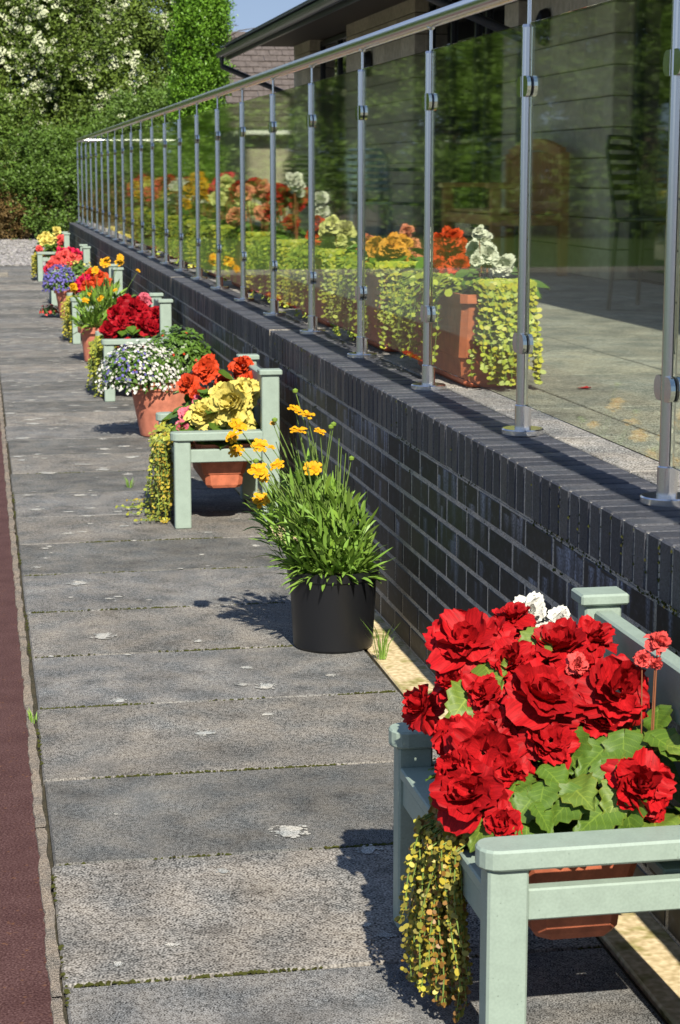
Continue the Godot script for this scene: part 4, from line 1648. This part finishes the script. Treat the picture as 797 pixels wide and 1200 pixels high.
func build_benches() -> void:
	var d := bench_meshes()
	var tm := trough_mesh(0.235, 0.15, 0.185, 0.60)
	var G := "clay troughs set into the benches"
	var zs := [-2.735, -7.655, -12.15, -16.4, -21.3, -26.2]
	var what := ["holding red begonias with one white bloom", "holding orange and yellow begonias beside the black pot", "holding crimson begonias beyond the alyssum pot", "holding orange begonias beside the fluted pot", "holding coral begonias beside the lobelia pot", "holding yellow begonias at the end of the path"]
	for k in 6:
		bench(d, zs[k], "small sage green bench " + what[k])
		trough("trough_planter", tm if k else trough_mesh(0.235, 0.15, 0.185, 0.47), Vector3(0.953, 0.150, zs[k] - (0.35 if k else 0.41)), "terracotta trough in the sage bench " + what[k], "trough_clay", G)
	var sunny := Vector3(-0.15, 0.55, 1.0)
	# first bench: red begonias
	var Bl := [[548, 752, 44, -3.18], [600, 724, 25, -3.25], [655, 758, 33, -3.12], [690, 748, 30, -3.2], [640, 818, 47, -2.98], [724, 812, 46, -2.95], [750, 918, 38, -2.84], [495, 830, 27, -3.2], [566, 885, 46, -2.96], [535, 865, 28, -3.05], [600, 775, 30, -3.12], [552, 930, 44, -2.92], [592, 965, 27, -2.86], [645, 868, 32, -2.94], [566, 815, 27, -3.08], [525, 772, 26, -3.2], [600, 905, 30, -2.93], [705, 846, 26, -2.95], [578, 850, 32, -3.0], [540, 905, 30, -2.95], [528, 800, 24, -3.15], [620, 835, 26, -3.04], [760, 940, 24, -2.83], [690, 790, 24, -3.02], [575, 745, 26, -3.2]]
	var bl := []
	for e in Bl:
		var p := pz(e[0], e[1], e[3])
		var out := (p - Vector3(0.96, 0.36, -3.1)).normalized()
		bl.append([p, e[2] / FPX * (absf(e[3]) + 0.24) * 1.10, sunny.normalized() * 1.0 + out * 0.75 + Vector3(rnd(-0.35, 0.35), rnd(-0.3, 0.3), rnd(-0.2, 0.2))])
	begonia("scarlet double begonia spilling over the arm of the nearly hidden green bench", "red", Vector3(0.96, 0.30, -3.08), bl, 90, Vector3(0.19, 0.27, 0.19), 0.095, true, "begonias in the bench troughs")
	var red := get_child(get_child_count() - 1) as Node3D
	for e in [[611, 950, -2.86], [633, 937, -2.86], [659, 946, -2.85], [694, 959, -2.83], [711, 911, -2.86], [694, 889, -2.9], [655, 915, -2.88], [729, 889, -2.88], [541, 826, -3.08], [768, 850, -2.95], [624, 760, -3.12], [680, 930, -2.84], [640, 962, -2.83], [600, 925, -2.9], [720, 940, -2.83], [670, 890, -2.93], [575, 790, -3.1], [700, 870, -2.93], [735, 960, -2.82], [618, 980, -2.84], [560, 975, -2.88], [750, 880, -2.93]]:
		var p := pz(e[0], e[1], e[2]) - red.position
		var nn := Vector3(rnd(-0.9, 0.5), rnd(0.3, 1.2), rnd(0.1, 1.0)).normalized()
		var x := nn.cross(Vector3(rnd(-0.9, 0.9), -1.0, rnd(-0.2, 0.4))).normalized()
		var f := x.cross(nn).normalized()
		var sc := rnd(0.055, 0.085)
		part("leaf", leaf_meshes[rng.randi() % 3], M["begonia_leaf_1"] if rng.randf() < 0.4 else M["begonia_leaf_0"], red, Transform3D(Basis(x, nn, f) * Basis.from_scale(Vector3.ONE * sc), p - f * sc * 0.5))
	begonia("creamy white begonia rising behind the scarlet one", "white", Vector3(1.0, 0.30, -3.3), [[pz(622, 716, -3.28), 0.033, Vector3(-0.3, 0.5, 1)], [pz(655, 728, -3.27), 0.028, Vector3(0.1, 0.3, 1)], [pz(640, 742, -3.26), 0.022, Vector3(0.1, 0, 1)]], 8, Vector3(0.08, 0.25, 0.08), 0.08, true, "begonias in the bench troughs")
	begonia("coral begonia buds leaning on the bench back rail", "coral", Vector3(1.05, 0.30, -2.9), [[pz(772, 752, -2.92), 0.021, Vector3(0.3, 0.6, 0.7)], [pz(752, 772, -2.92), 0.016, Vector3(-0.6, 0.1, 0.8)], [pz(676, 778, -3.0), 0.022, Vector3(0, 0.4, 1)], [pz(768, 778, -2.92), 0.013, Vector3(0.2, -0.6, 0.8)]], 9, Vector3(0.08, 0.26, 0.12), 0.09, true, "begonias in the bench troughs")
	trailing("golden creeping plant with reddish leaves hanging to the slabs from the bench of scarlet begonias", Vector3(0.755, 0.335, -2.93), Vector3(0.765, 0.335, -3.10), Vector3(-1, 0, 0.25).normalized(), 0.03, 100, 0.0105, [Color(1.0, 0.78, 0.6), Color(1.1, 0.95, 0.9), Color(0.75, 0.40, 0.5), Color(0.50, 0.26, 0.4), Color(0.55, 0.5, 0.6), Color(0.60, 0.60, 0.6), Color(0.85, 0.72, 0.6)], "trailing plants over the bench fronts")
	# second bench
	var mk := func(list: Array, r: float) -> Array:
		var o := []
		for e in list:
			var p := pz(e[0], e[1], e[3])
			o.append([p, e[2] / FPX * (absf(e[3]) + 0.3) * r, sunny.normalized() + Vector3(rnd(-0.5, 0.4), rnd(-0.2, 0.4), rnd(-0.1, 0.3))])
		return o
	var GB := "begonias in the bench troughs"
	begonia("orange-red begonia behind the big yellow blooms on the bench", "orange_red", Vector3(0.95, 0.30, -8.1), mk.call([[220, 448, 12, -8.15], [242, 432, 15, -8.2], [285, 428, 14, -8.2], [296, 448, 15, -8.05], [232, 462, 11, -8.1], [262, 448, 11, -8.15]], 1.1), 60, Vector3(0.17, 0.30, 0.24), 0.10, false, GB)
	begonia("big double yellow begonia on the bench beside the black pot", "yellow", Vector3(0.95, 0.30, -7.85), mk.call([[272, 474, 22, -7.82], [290, 458, 17, -7.85], [240, 483, 17, -7.85], [280, 492, 15, -7.8], [258, 462, 12, -7.9]], 1.3), 34, Vector3(0.15, 0.2, 0.14), 0.10, false, GB)
	begonia("small pink begonia at the front edge of the yellow one", "pink", Vector3(0.86, 0.30, -7.95), mk.call([[221, 488, 11, -7.9], [214, 501, 9, -7.85], [235, 470, 9, -7.98], [246, 464, 9, -7.98]], 1.1), 16, Vector3(0.1, 0.16, 0.14), 0.09, false, GB)
	begonia("drooping pale pink begonia bloom over the trough end beside the terracotta pot", "salmon", Vector3(0.82, 0.30, -8.2), mk.call([[190, 508, 9, -8.15]], 1.1), 6, Vector3(0.07, 0.12, 0.1), 0.08, false, GB)
	trailing("yellow-green creeping plant sprawling onto the slabs under the orange and yellow begonias", Vector3(0.752, 0.335, -7.78), Vector3(0.752, 0.335, -8.28), Vector3(-1, 0, 0), -0.10, 52, 0.015, [Color(0.95, 0.95, 0.8), Color(0.75, 0.85, 0.8), Color(1.05, 0.8, 0.8), Color(0.6, 0.72, 0.8)], "trailing plants over the bench fronts", 0.5)
	# third bench
	begonia("crimson begonia mass on the bench behind the pot of tiny white flowers", "crimson", Vector3(0.95, 0.30, -12.5), mk.call([[160, 360, 13, -12.4], [148, 356, 11, -12.5], [136, 368, 10, -12.35], [128, 386, 10, -12.3], [143, 378, 9, -12.3], [170, 382, 12, -12.3], [183, 366, 8, -12.4], [166, 372, 10, -12.35], [152, 370, 11, -12.35], [180, 382, 9, -12.25], [148, 402, 6, -12.2]], 1.15), 70, Vector3(0.17, 0.28, 0.26), 0.10, false, GB)
	begonia("single pink begonia bloom above the crimson mass", "pink", Vector3(1.0, 0.30, -12.6), mk.call([[169, 350, 8, -12.45]], 1.1), 8, Vector3(0.08, 0.24, 0.08), 0.09, false, GB)
	trailing("yellow creeping plant hanging from the crimson begonia bench", Vector3(0.752, 0.335, -12.3), Vector3(0.752, 0.335, -12.8), Vector3(-1, 0, 0), 0.01, 44, 0.02, [Color(0.9, 0.95, 0.8), Color(0.7, 0.8, 0.8)], "trailing plants over the bench fronts", 0.2)
	# fourth
	begonia("orange begonia on the bench behind the fluted pot", "orange_red", Vector3(0.98, 0.30, -16.7), mk.call([[118, 326, 9, -16.7], [110, 332, 8, -16.6], [124, 330, 7, -16.6], [106, 322, 8, -16.8], [102, 336, 8, -16.5]], 1.15), 40, Vector3(0.16, 0.26, 0.26), 0.11, false, GB)
	begonia("magenta begonia beside the orange one above the fluted pot", "magenta", Vector3(0.85, 0.30, -16.6), mk.call([[96, 330, 7, -16.6], [92, 336, 6, -16.55], [100, 326, 6, -16.7]], 1.15), 20, Vector3(0.1, 0.22, 0.2), 0.1, false, GB)
	begonia("yellow begonia bloom at the bench front above the fluted pot", "gold", Vector3(0.82, 0.30, -16.5), mk.call([[86, 337, 5, -16.5]], 1.1), 8, Vector3(0.08, 0.16, 0.1), 0.1, false, GB)
	trailing("yellow creeping plant hanging from the orange begonia bench", Vector3(0.752, 0.335, -16.55), Vector3(0.752, 0.335, -17.05), Vector3(-1, 0, 0), 0.01, 36, 0.022, [Color(0.95, 0.9, 0.8), Color(0.8, 0.75, 0.7)], "trailing plants over the bench fronts")
	# fifth and sixth
	begonia("coral begonia dome on the bench behind the lobelia pot", "coral", Vector3(0.95, 0.30, -21.6), mk.call([[76, 300, 8, -21.6], [68, 306, 7, -21.5], [62, 312, 7, -21.45], [84, 302, 7, -21.5], [90, 304, 6, -21.6], [80, 308, 6, -21.4]], 1.2), 44, Vector3(0.18, 0.26, 0.28), 0.12, false, GB)
	begonia("crimson begonia at the back of the coral dome", "magenta", Vector3(0.98, 0.30, -21.75), mk.call([[72, 295, 6, -21.9], [82, 294, 6, -21.9], [90, 297, 6, -21.8], [56, 315, 5, -21.5]], 1.2), 20, Vector3(0.18, 0.28, 0.2), 0.12, false, GB)
	begonia("yellow begonia on the last bench before the gravel", "yellow", Vector3(0.92, 0.30, -26.5), mk.call([[60, 281, 6, -26.5], [52, 284, 5, -26.5], [66, 270, 5, -26.6], [54, 276, 5, -26.7], [48, 279, 4, -26.6]], 1.2), 40, Vector3(0.18, 0.3, 0.28), 0.13, false, GB)
	begonia("red begonia beside the yellow one on the last bench", "coral", Vector3(1.0, 0.30, -26.4), mk.call([[70, 280, 5, -26.5], [46, 292, 4, -26.4], [72, 284, 4, -26.4]], 1.2), 16, Vector3(0.12, 0.26, 0.2), 0.12, false, GB)
	trailing("yellow creeping plant hanging from the last bench before the gravel", Vector3(0.752, 0.335, -26.3), Vector3(0.752, 0.335, -26.8), Vector3(-1, 0, 0), 0.05, 30, 0.026, [Color(0.95, 0.9, 0.8), Color(0.8, 0.75, 0.7)], "trailing plants over the bench fronts")


func build_pots() -> void:
	# black nursery pot with coreopsis
	pot(Vector3(1.022, 0.002, -5.63), "black plastic nursery pot of yellow daisies standing against the wall", "black_plastic", [Vector2(0.0, 0.0), Vector2(0.118, 0.0), Vector2(0.122, 0.006), Vector2(0.133, 0.215), Vector2(0.139, 0.217), Vector2(0.140, 0.242), Vector2(0.134, 0.244), Vector2(0.130, 0.20)], 0.215, 0.128)
	var heads := []
	for e in [[350, 505, 1.0], [360, 487, 1.0], [346, 480, 0.9], [375, 506, 0.7], [367, 549, 1.1], [303, 552, 1.2], [325, 545, 0.9], [310, 560, 0.7], [306, 586, 1.1], [279, 500, 1.1], [272, 512, 0.9], [304, 522, 1.0], [277, 528, 1.0], [318, 524, 0.5], [320, 496, 0.4]]:
		var z := -5.52 + rnd(-0.1, 0.1)
		heads.append([pz(e[0], e[1], z), e[2], Vector3(rnd(-0.5, 0.5), rnd(0.3, 1.0), rnd(0.2, 1.0))])
	for e in [[346, 458], [322, 492], [388, 500], [391, 497], [412, 537], [300, 540]]:
		heads.append([pz(e[0], e[1], -5.55), 0.0, Vector3.UP])
	daisy_plant("bushy coreopsis with yellow daisy heads growing in the black pot", Vector3(1.022, 0.22, -5.63), 1800, 0.37, 0.195, Vector3(-0.10, 0.02, 0.0), heads, 0.026, 0.085, 0.0058)
	# plain terracotta pot with alyssum and lobelia
	pot(Vector3(0.962, 0.002, -10.52), "plain terracotta pot overflowing with tiny white flowers", "terracotta", [Vector2(0.0, 0.0), Vector2(0.125, 0.0), Vector2(0.131, 0.006), Vector2(0.160, 0.16), Vector2(0.178, 0.26), Vector2(0.187, 0.263), Vector2(0.191, 0.31), Vector2(0.179, 0.312), Vector2(0.170, 0.27)], 0.28, 0.17)
	mound_plant("mound of tiny white alyssum flowers trailing over the terracotta pot rim", Vector3(0.85, 0.345, -10.46), Vector3(0.23, 0.19, 0.20), 1300, 900, "petal_white", 0.010, Vector3(-0.03, -0.04, 0))
	mound_plant("patch of violet lobelia beside the white alyssum", Vector3(0.76, 0.36, -10.38), Vector3(0.14, 0.15, 0.14), 260, 120, "petal_violet", 0.010)
	mound_plant("loose green foliage plant behind the white alyssum in the terracotta pot", Vector3(1.05, 0.40, -10.58), Vector3(0.20, 0.20, 0.18), 1500, 18, "petal_orange_red", 0.010)
	# fluted terracotta pot with yellow daisies
	pot(Vector3(0.86, 0.002, -14.85), "fluted terracotta pot of yellow daisies between two benches", "terracotta", [Vector2(0.0, 0.0), Vector2(0.10, 0.0), Vector2(0.105, 0.006), Vector2(0.128, 0.22), Vector2(0.150, 0.222), Vector2(0.153, 0.265), Vector2(0.14, 0.267), Vector2(0.135, 0.22)], 0.235, 0.134, 0.06, 48)
	heads = []
	for e in [[123, 308, 1.3], [140, 308, 1.2], [141, 302, 0.9], [162, 317, 0.6], [112, 317, 1.0], [100, 352, 0.9], [118, 350, 0.9], [135, 340, 0.6], [105, 345, 0.7], [125, 303, 0.8]]:
		heads.append([pz(e[0], e[1], -14.7 + rnd(-0.1, 0.1)), e[2], Vector3(rnd(-0.5, 0.5), rnd(0.3, 1.0), rnd(0.2, 1.0))])
	daisy_plant("tall coreopsis with a few yellow heads growing in the fluted pot", Vector3(0.88, 0.24, -14.85), 420, 0.42, 0.26, Vector3(0.05, 0.0, 0.0), heads, 0.034, 0.13, 0.012)
	# lobelia pot
	pot(Vector3(0.86, 0.002, -19.4), "tall terracotta pot of violet lobelia beside the coral begonia bench", "terracotta", [Vector2(0.0, 0.0), Vector2(0.10, 0.0), Vector2(0.105, 0.006), Vector2(0.145, 0.25), Vector2(0.16, 0.252), Vector2(0.165, 0.30), Vector2(0.15, 0.302), Vector2(0.145, 0.26)], 0.27, 0.144)
	mound_plant("violet lobelia spilling over the tall terracotta pot", Vector3(0.76, 0.33, -19.35), Vector3(0.17, 0.20, 0.18), 420, 420, "petal_violet", 0.015)
	mound_plant("leafy plant with small yellow flowers behind the lobelia", Vector3(0.95, 0.36, -19.45), Vector3(0.2, 0.22, 0.18), 800, 60, "petal_yellow", 0.016)
	mound_plant("yellow-green sprig with a pink bloom at the foot of the lobelia pot", Vector3(0.66, 0.05, -19.6), Vector3(0.1, 0.08, 0.1), 160, 30, "petal_coral", 0.02)


func build_terrace_planters() -> void:
	var tm := trough_mesh(0.24, 0.20, 0.30, 0.80)
	var G := "terracotta troughs behind the glass"
	var GB := "begonias behind the glass"
	var GT := "golden trailing plants behind the glass"
	var names_ := ["red and white", "orange", "pale yellow", "crimson", "salmon", "golden yellow", "white and crimson", "coral", "yellow", "mixed red"]
	var shown := {
		"0 orange_red": [[530, 280, 12], [518, 298, 14], [540, 290, 11], [540, 312, 13], [528, 324, 12], [515, 282, 9], [512, 310, 11]],
		"0 white": [[568, 280, 10], [559, 291, 10], [574, 298, 12], [592, 311, 11], [568, 326, 11], [576, 342, 10], [560, 306, 8], [563, 272, 7], [566, 336, 9]],
		"1 orange": [[445, 293, 13], [460, 288, 13], [470, 302, 11], [440, 312, 11], [465, 345, 16], [452, 306, 11], [432, 326, 10], [445, 328, 9], [474, 286, 9]],
		"1 salmon": [[484, 300, 12], [488, 288, 9], [484, 338, 9], [478, 271, 7], [432, 283, 8], [427, 298, 9], [490, 312, 9]],
		"2 pale_yellow": [[392, 262, 9], [407, 270, 10], [384, 270, 8], [390, 290, 10], [410, 292, 9], [380, 312, 9], [392, 316, 7], [400, 282, 8]],
		"2 orange_red": [[374, 262, 8], [372, 290, 8], [368, 276, 7], [420, 300, 7]]}
	var plan := [
		[-5.92, [["orange_red", -0.34, 10], ["white", 0.16, 9]]],
		[-7.20, [["orange", 0.1, 12], ["salmon", -0.28, 8]]],
		[-8.45, [["pale_yellow", 0.12, 10], ["orange_red", -0.25, 6]]],
		[-9.75, [["white", 0.16, 5], ["crimson", -0.15, 8]]],
		[-11.1, [["salmon", 0.15, 7], ["crimson", -0.2, 5]]],
		[-12.5, [["pale_yellow", 0.2, 7], ["magenta", -0.2, 6]]],
		[-14.0, [["gold", 0.1, 12], ["white", -0.25, 5]]],
		[-15.6, [["white", 0.15, 6], ["crimson", -0.2, 8]]],
		[-17.3, [["coral", 0.15, 8], ["yellow", -0.2, 5]]],
		[-19.2, [["gold", 0.15, 8], ["coral", -0.2, 6]]]]
	for k in plan.size():
		var z0: float = plan[k][0]
		var c := Vector3(1.615, 0.744, z0 - 0.40)
		trough("trough_planter", tm, c, "terracotta trough of %s begonias on the terrace behind the glass" % names_[k], "trough_clay", G)
		for e in plan[k][1]:
			var col: String = e[0]
			var root: Vector3 = c + Vector3(0.02, 0.27, e[1])
			var bl := []
			var fixed: Array = shown.get("%d %s" % [k, col], [])
			for f in fixed:
				var zf: float = z0 - 0.40 + e[1] + rnd(-0.08, 0.14)
				var pf := pz(f[0], f[1], zf)
				pf.x = clampf(pf.x, 1.46, 1.78)
				bl.append([pf, f[2] / FPX * (absf(zf) + 0.3) * 1.25, Vector3(-0.35 + rnd(-0.4, 0.4), rnd(0.1, 0.7), 0.9)])
			for i in (0 if fixed.size() > 0 else e[2]):
				var an := rnd(0, TAU)
				var f := sqrt(rnd(0, 1))
				var p := root + Vector3(cos(an) * f * 0.15, 0.08 + 0.26 * sqrt(1.0 - f * f * 0.8) + rnd(-0.05, 0.04), sin(an) * f * 0.25)
				var rr := rnd(0.045, 0.07) * (0.8 if col == "white" else 1.0)
				bl.append([p, rr, Vector3(-0.35 + rnd(-0.4, 0.4), rnd(0.1, 0.9), 0.9)])
			begonia("%s begonia in the %s trough behind the glass" % [col.replace("_", " "), names_[k]], col, root, bl, 34, Vector3(0.15, 0.12, 0.22), 0.085, false, GB)
		trailing("golden creeping plant covering the near end of the %s trough" % names_[k], Vector3(1.72, 1.05, z0 - 0.005), Vector3(1.56 if k == 0 else 1.50, 1.05, z0 - 0.005), Vector3(0, 0, 1), 0.76, 80 if k < 4 else 34, 0.017 if k < 4 else 0.022, [Color(0.85, 0.98, 0.8), Color(0.68, 0.85, 0.8), Color(1.0, 0.98, 0.7)], GT)
		trailing("golden creeping plant hanging over the glass side of the %s trough" % names_[k], Vector3(1.495, 1.05, z0 - 0.12), Vector3(1.495, 1.05, z0 - 0.74), Vector3(-1, 0, 0), 0.77, 22 if k < 4 else 14, 0.018 if k < 4 else 0.024, [Color(0.8, 0.95, 0.8), Color(0.6, 0.8, 0.8)], GT)


func build_furniture() -> void:
	# slatted wooden seat against the block pier
	var b := thing("wooden_bench", Vector3(3.88, 0.744, -12.5), "slatted teak bench with arched back against the block pier", "bench")
	var m: Material = M["teak"]
	var bx := func(called: String, c: Vector3, s: Vector3) -> void:
		var q := MB.new()
		q.box(Vector3.ZERO, s, 0.004)
		part(called, q.mesh(), m, b, at(c))
	for z in [-0.03, -1.37]:
		bx.call("leg", Vector3(-0.50, 0.29, z), Vector3(0.07, 0.58, 0.06))
		bx.call("back_post", Vector3(-0.03, 0.41, z), Vector3(0.06, 0.82, 0.06))
		bx.call("armrest", Vector3(-0.29, 0.598, z), Vector3(0.54, 0.035, 0.075))
		bx.call("side_rail", Vector3(-0.265, 0.37, z), Vector3(0.40, 0.07, 0.04))
	bx.call("front_rail", Vector3(-0.50, 0.37, -0.70), Vector3(0.035, 0.07, 1.28))
	bx.call("back_rail", Vector3(-0.03, 0.46, -0.70), Vector3(0.035, 0.06, 1.28))
	for k in 5:
		bx.call("seat_slat", Vector3(-0.45 + 0.09 * k, 0.42, -0.70), Vector3(0.07, 0.022, 1.28))
	for k in 15:
		var zz := -0.12 - 0.083 * k
		bx.call("back_slat", Vector3(-0.03, 0.64 + 0.02 * sin(PI * k / 14.0), zz), Vector3(0.016, 0.30 + 0.04 * sin(PI * k / 14.0), 0.045))
	var ar := MB.new()
	for k in 14:
		var z1 := -0.06 - 1.28 * k / 14.0
		var y := 0.81 + 0.07 * sin(PI * (k + 0.5) / 14.0)
		ar.box(Vector3(-0.03, y, z1 - 0.046), Vector3(0.04, 0.075, 0.094), 0.0)
	part("top_rail", ar.mesh(), m, b)
	# metal chairs and a table further along
	var chair := func(p: Vector3, turn: float, label: String, mm: String) -> void:
		var c := thing("metal_chair", p, label, "chair", "metal chairs on the terrace")
		c.rotation.y = turn
		for sx in [-1.0, 1.0]:
			for sz in [-1.0, 1.0]:
				var l := MB.new()
				l.tube([Vector3(sx * 0.22, 0, sz * 0.22), Vector3(sx * 0.20, 0.44, sz * 0.19)], 0.011, 8)
				part("leg", l.mesh(), M[mm], c)
		var s := MB.new()
		s.box(Vector3(0, 0.45, 0), Vector3(0.44, 0.018, 0.42), 0.006)
		part("seat", s.mesh(), M[mm], c)
		var k := MB.new()
		k.tube([Vector3(-0.21, 0.45, -0.2), Vector3(-0.21, 0.80, -0.25), Vector3(-0.16, 0.86, -0.26), Vector3(0.16, 0.86, -0.26), Vector3(0.21, 0.80, -0.25), Vector3(0.21, 0.45, -0.2)], 0.011, 8)
		part("back_frame", k.mesh(), M[mm], c)
		for i in 6:
			var q := MB.new()
			q.box(Vector3(0, 0.56 + 0.05 * i, -0.222 - 0.006 * i), Vector3(0.40, 0.03, 0.008), 0.0)
			part("back_slat", q.mesh(), M[mm], c)
	chair.call(Vector3(3.15, 0.744, -14.9), 2.2, "blue-grey metal chair behind the orange begonias", "blue_metal")
	chair.call(Vector3(3.3, 0.744, -16.9), 0.6, "dark metal chair at the small table beside the wide window", "black_metal")
	chair.call(Vector3(3.35, 0.744, -20.5), -0.4, "dark metal chair beside the block pier between two windows", "black_metal")
	chair.call(Vector3(3.42, 0.744, -9.35), 0.9, "dark slatted chair in front of the window beside the teak bench", "black_metal")
	var t := thing("round_table", Vector3(3.3, 0.744, -15.9), "small round metal table between the blue-grey and dark chairs", "table")
	var mb := MB.new()
	mb.lathe([Vector2(0.0, 0.70), Vector2(0.34, 0.70), Vector2(0.35, 0.71), Vector2(0.35, 0.72), Vector2(0.34, 0.725), Vector2(0, 0.725)], 32)
	part("table_top", mb.mesh(), M["blue_metal"], t)
	mb = MB.new()
	mb.lathe([Vector2(0.22, 0.0), Vector2(0.2, 0.015), Vector2(0.03, 0.03), Vector2(0.022, 0.70)], 20)
	part("pedestal", mb.mesh(), M["blue_metal"], t)


func build_small() -> void:
	# lichen on the slabs
	var mb := MB.new()
	var spots := [[340, 975, 44], [240, 860, 23], [285, 803, 16], [312, 805, 24], [289, 783, 15], [388, 792, 14], [314, 838, 16], [262, 1022, 18], [202, 1108, 20], [138, 1131, 16], [432, 997, 28], [452, 1097, 26], [140, 822, 17], [150, 768, 10], [92, 684, 22], [103, 605, 13], [106, 596, 12], [153, 597, 13], [106, 614, 7], [157, 634, 8], [164, 613, 6], [58, 641, 9], [94, 581, 12], [27, 514, 16], [150, 556, 13], [232, 752, 12], [120, 746, 26], [60, 770, 8], [136, 955, 6], [135, 705, 5], [40, 497, 14], [60, 503, 9], [230, 603, 10], [300, 640, 12], [270, 705, 8], [430, 1085, 14]]
	for e in spots:
		var p := py(e[0], e[1], 0.0)
		var r: float = e[2] * 0.5 / FPX * absf(p.z) * 1.04
		blotch(mb, p, r, r * rnd(0.75, 1.1))
	for k in 520:
		var p := Vector3(rnd(0.14, 1.06), 0, -6.0 - pow(rnd(0, 1), 0.8) * 23.0)
		var r := rnd(0.004, 0.022) * (1.0 if p.z > -8 else 1.8)
		blotch(mb, p, r, r * rnd(0.5, 1.0))
	tag(part("lichen", mb.mesh(), M["lichen"]), "scattered pale lichen patches on the path slabs", "lichen", "", "stuff")
	# moss in the joints of the path
	mb = MB.new()
	for k in 5200:
		var z := 0.0
		var x := rnd(0.12, 1.1)
		var js := [-3.245, -3.862, -4.437, -5.07, -5.64, -6.24, -6.84, -7.44, -9.24]
		var ji := rng.randi() % js.size()
		z = js[ji] + rnd(-0.005, 0.005)
		var q0 := sin(x * 6.0 + ji * 2.3) + sin(x * 17.0 + ji)
		if q0 < rnd(-0.9, 1.1):
			continue
		if rng.randf() < 0.22:
			x = 0.106 + rnd(-0.004, 0.004)
			z = rnd(-3.0, -9.0)
			if sin(z * 5.0) + sin(z * 13.0) < 0.3:
				continue
		var p := Vector3(x, -0.003 + rnd(0, 0.004), z)
		var s := rnd(0.002, 0.006)
		var q := rnd(0.6, 1.9)
		mb.tint = Color(q, q * rnd(0.85, 1.1), q)
		var an := rnd(0, TAU)
		mb.fan(p + Vector3(0, s * 0.7, 0), [p + Vector3(cos(an), 0, sin(an)) * s, p + Vector3(cos(an + 1.6), 0, sin(an + 1.6)) * s, p + Vector3(cos(an + 3.1), 0, sin(an + 3.1)) * s, p + Vector3(cos(an + 4.7), 0, sin(an + 4.7)) * s], Vector3.UP)
	tag(part("moss", mb.mesh(), M["moss"]), "green moss in the joints between path slabs", "moss", "", "stuff")
	# grass tufts
	var tuft := func(p: Vector3, n: int, h: float, label: String) -> void:
		var t := thing("grass_tuft", p, label, "grass")
		var g := MB.new()
		for k in n:
			var an := rnd(0, TAU)
			var d := Vector3(cos(an), 0, sin(an))
			var s := d.cross(Vector3.UP) * 0.0016
			var l := h * rnd(0.5, 1.1)
			var o := d * rnd(0, 0.02)
			g.sheet([[o - s, o + s], [o + d * l * 0.15 + Vector3.UP * l * 0.6 - s, o + d * l * 0.15 + Vector3.UP * l * 0.6 + s], [o + d * l * 0.5 + Vector3.UP * l, o + d * l * 0.5 + Vector3.UP * l]])
		part("blades", g.mesh(), M["leaf_grass"], t)
	tuft.call(Vector3(1.135, 0, -5.44), 26, 0.13, "thin grass tuft at the foot of the black pot")
	tuft.call(Vector3(0.64, 0, -8.75), 22, 0.05, "small weed in the joint between two slabs before the orange begonia bench")
	tuft.call(Vector3(0.098, 0, -4.95), 12, 0.03, "tiny weed in the gap beside the worn concrete edging")
	tuft.call(Vector3(1.10, 0, -4.72), 14, 0.05, "small grass tuft at the edge of the yellow footing")
	# petals dropped on the terrace
	var drop := func(list: Array, m: String, what: String) -> void:
		for e in list:
			var p := py(e[0], e[1], 0.7435)
			var t := MB.new()
			for k in e[3]:
				t.xf = Transform3D(Basis(Vector3.UP, rnd(0, TAU)), Vector3(rnd(-1, 1), 0.06 + 0.05 * k, rnd(-1, 1)) * e[2] * 0.4)
				petal(t, e[2], e[2] * 0.55, 0.12, 0.05, 0.04, rnd(0, TAU), 4, 4)
			tag(part("fallen_petal", t.mesh(), M[m], self, at(p)), what, "petal", "petals dropped on the terrace slabs")
	drop.call([[688, 455, 0.03, 3]], "petal_red", "red petals lying on the sunlit terrace slab")


func blotch(mb: MB, p: Vector3, rx: float, rz: float) -> void:
	speck(mb, p, rx * 0.9, rz * 0.9, 18)
	for k in int(clampf(rx * 900.0, 4, 26)):
		var t := rnd(0, TAU)
		var d := 0.7 + 0.5 * rng.randf()
		speck(mb, p + Vector3(cos(t) * rx * d, 0.0002 * (k % 5), sin(t) * rz * d), rx * rnd(0.07, 0.22), rz * rnd(0.07, 0.22), 7)


func speck(mb: MB, p: Vector3, rx: float, rz: float, n: int) -> void:
	var ring := []
	var ph := rnd(0, TAU)
	var q := rnd(0.8, 1.1)
	mb.tint = Color(q, q, q)
	for m in n:
		var t := TAU * m / n
		var w := 0.85 + 0.16 * sin(2.0 * t + ph) + rnd(-0.16, 0.16)
		ring.append(Vector3(p.x + cos(t) * rx * w, p.y + 0.0024, p.z + sin(t) * rz * w))
	mb.fan(Vector3(p.x, p.y + 0.0026, p.z), ring, Vector3.UP)
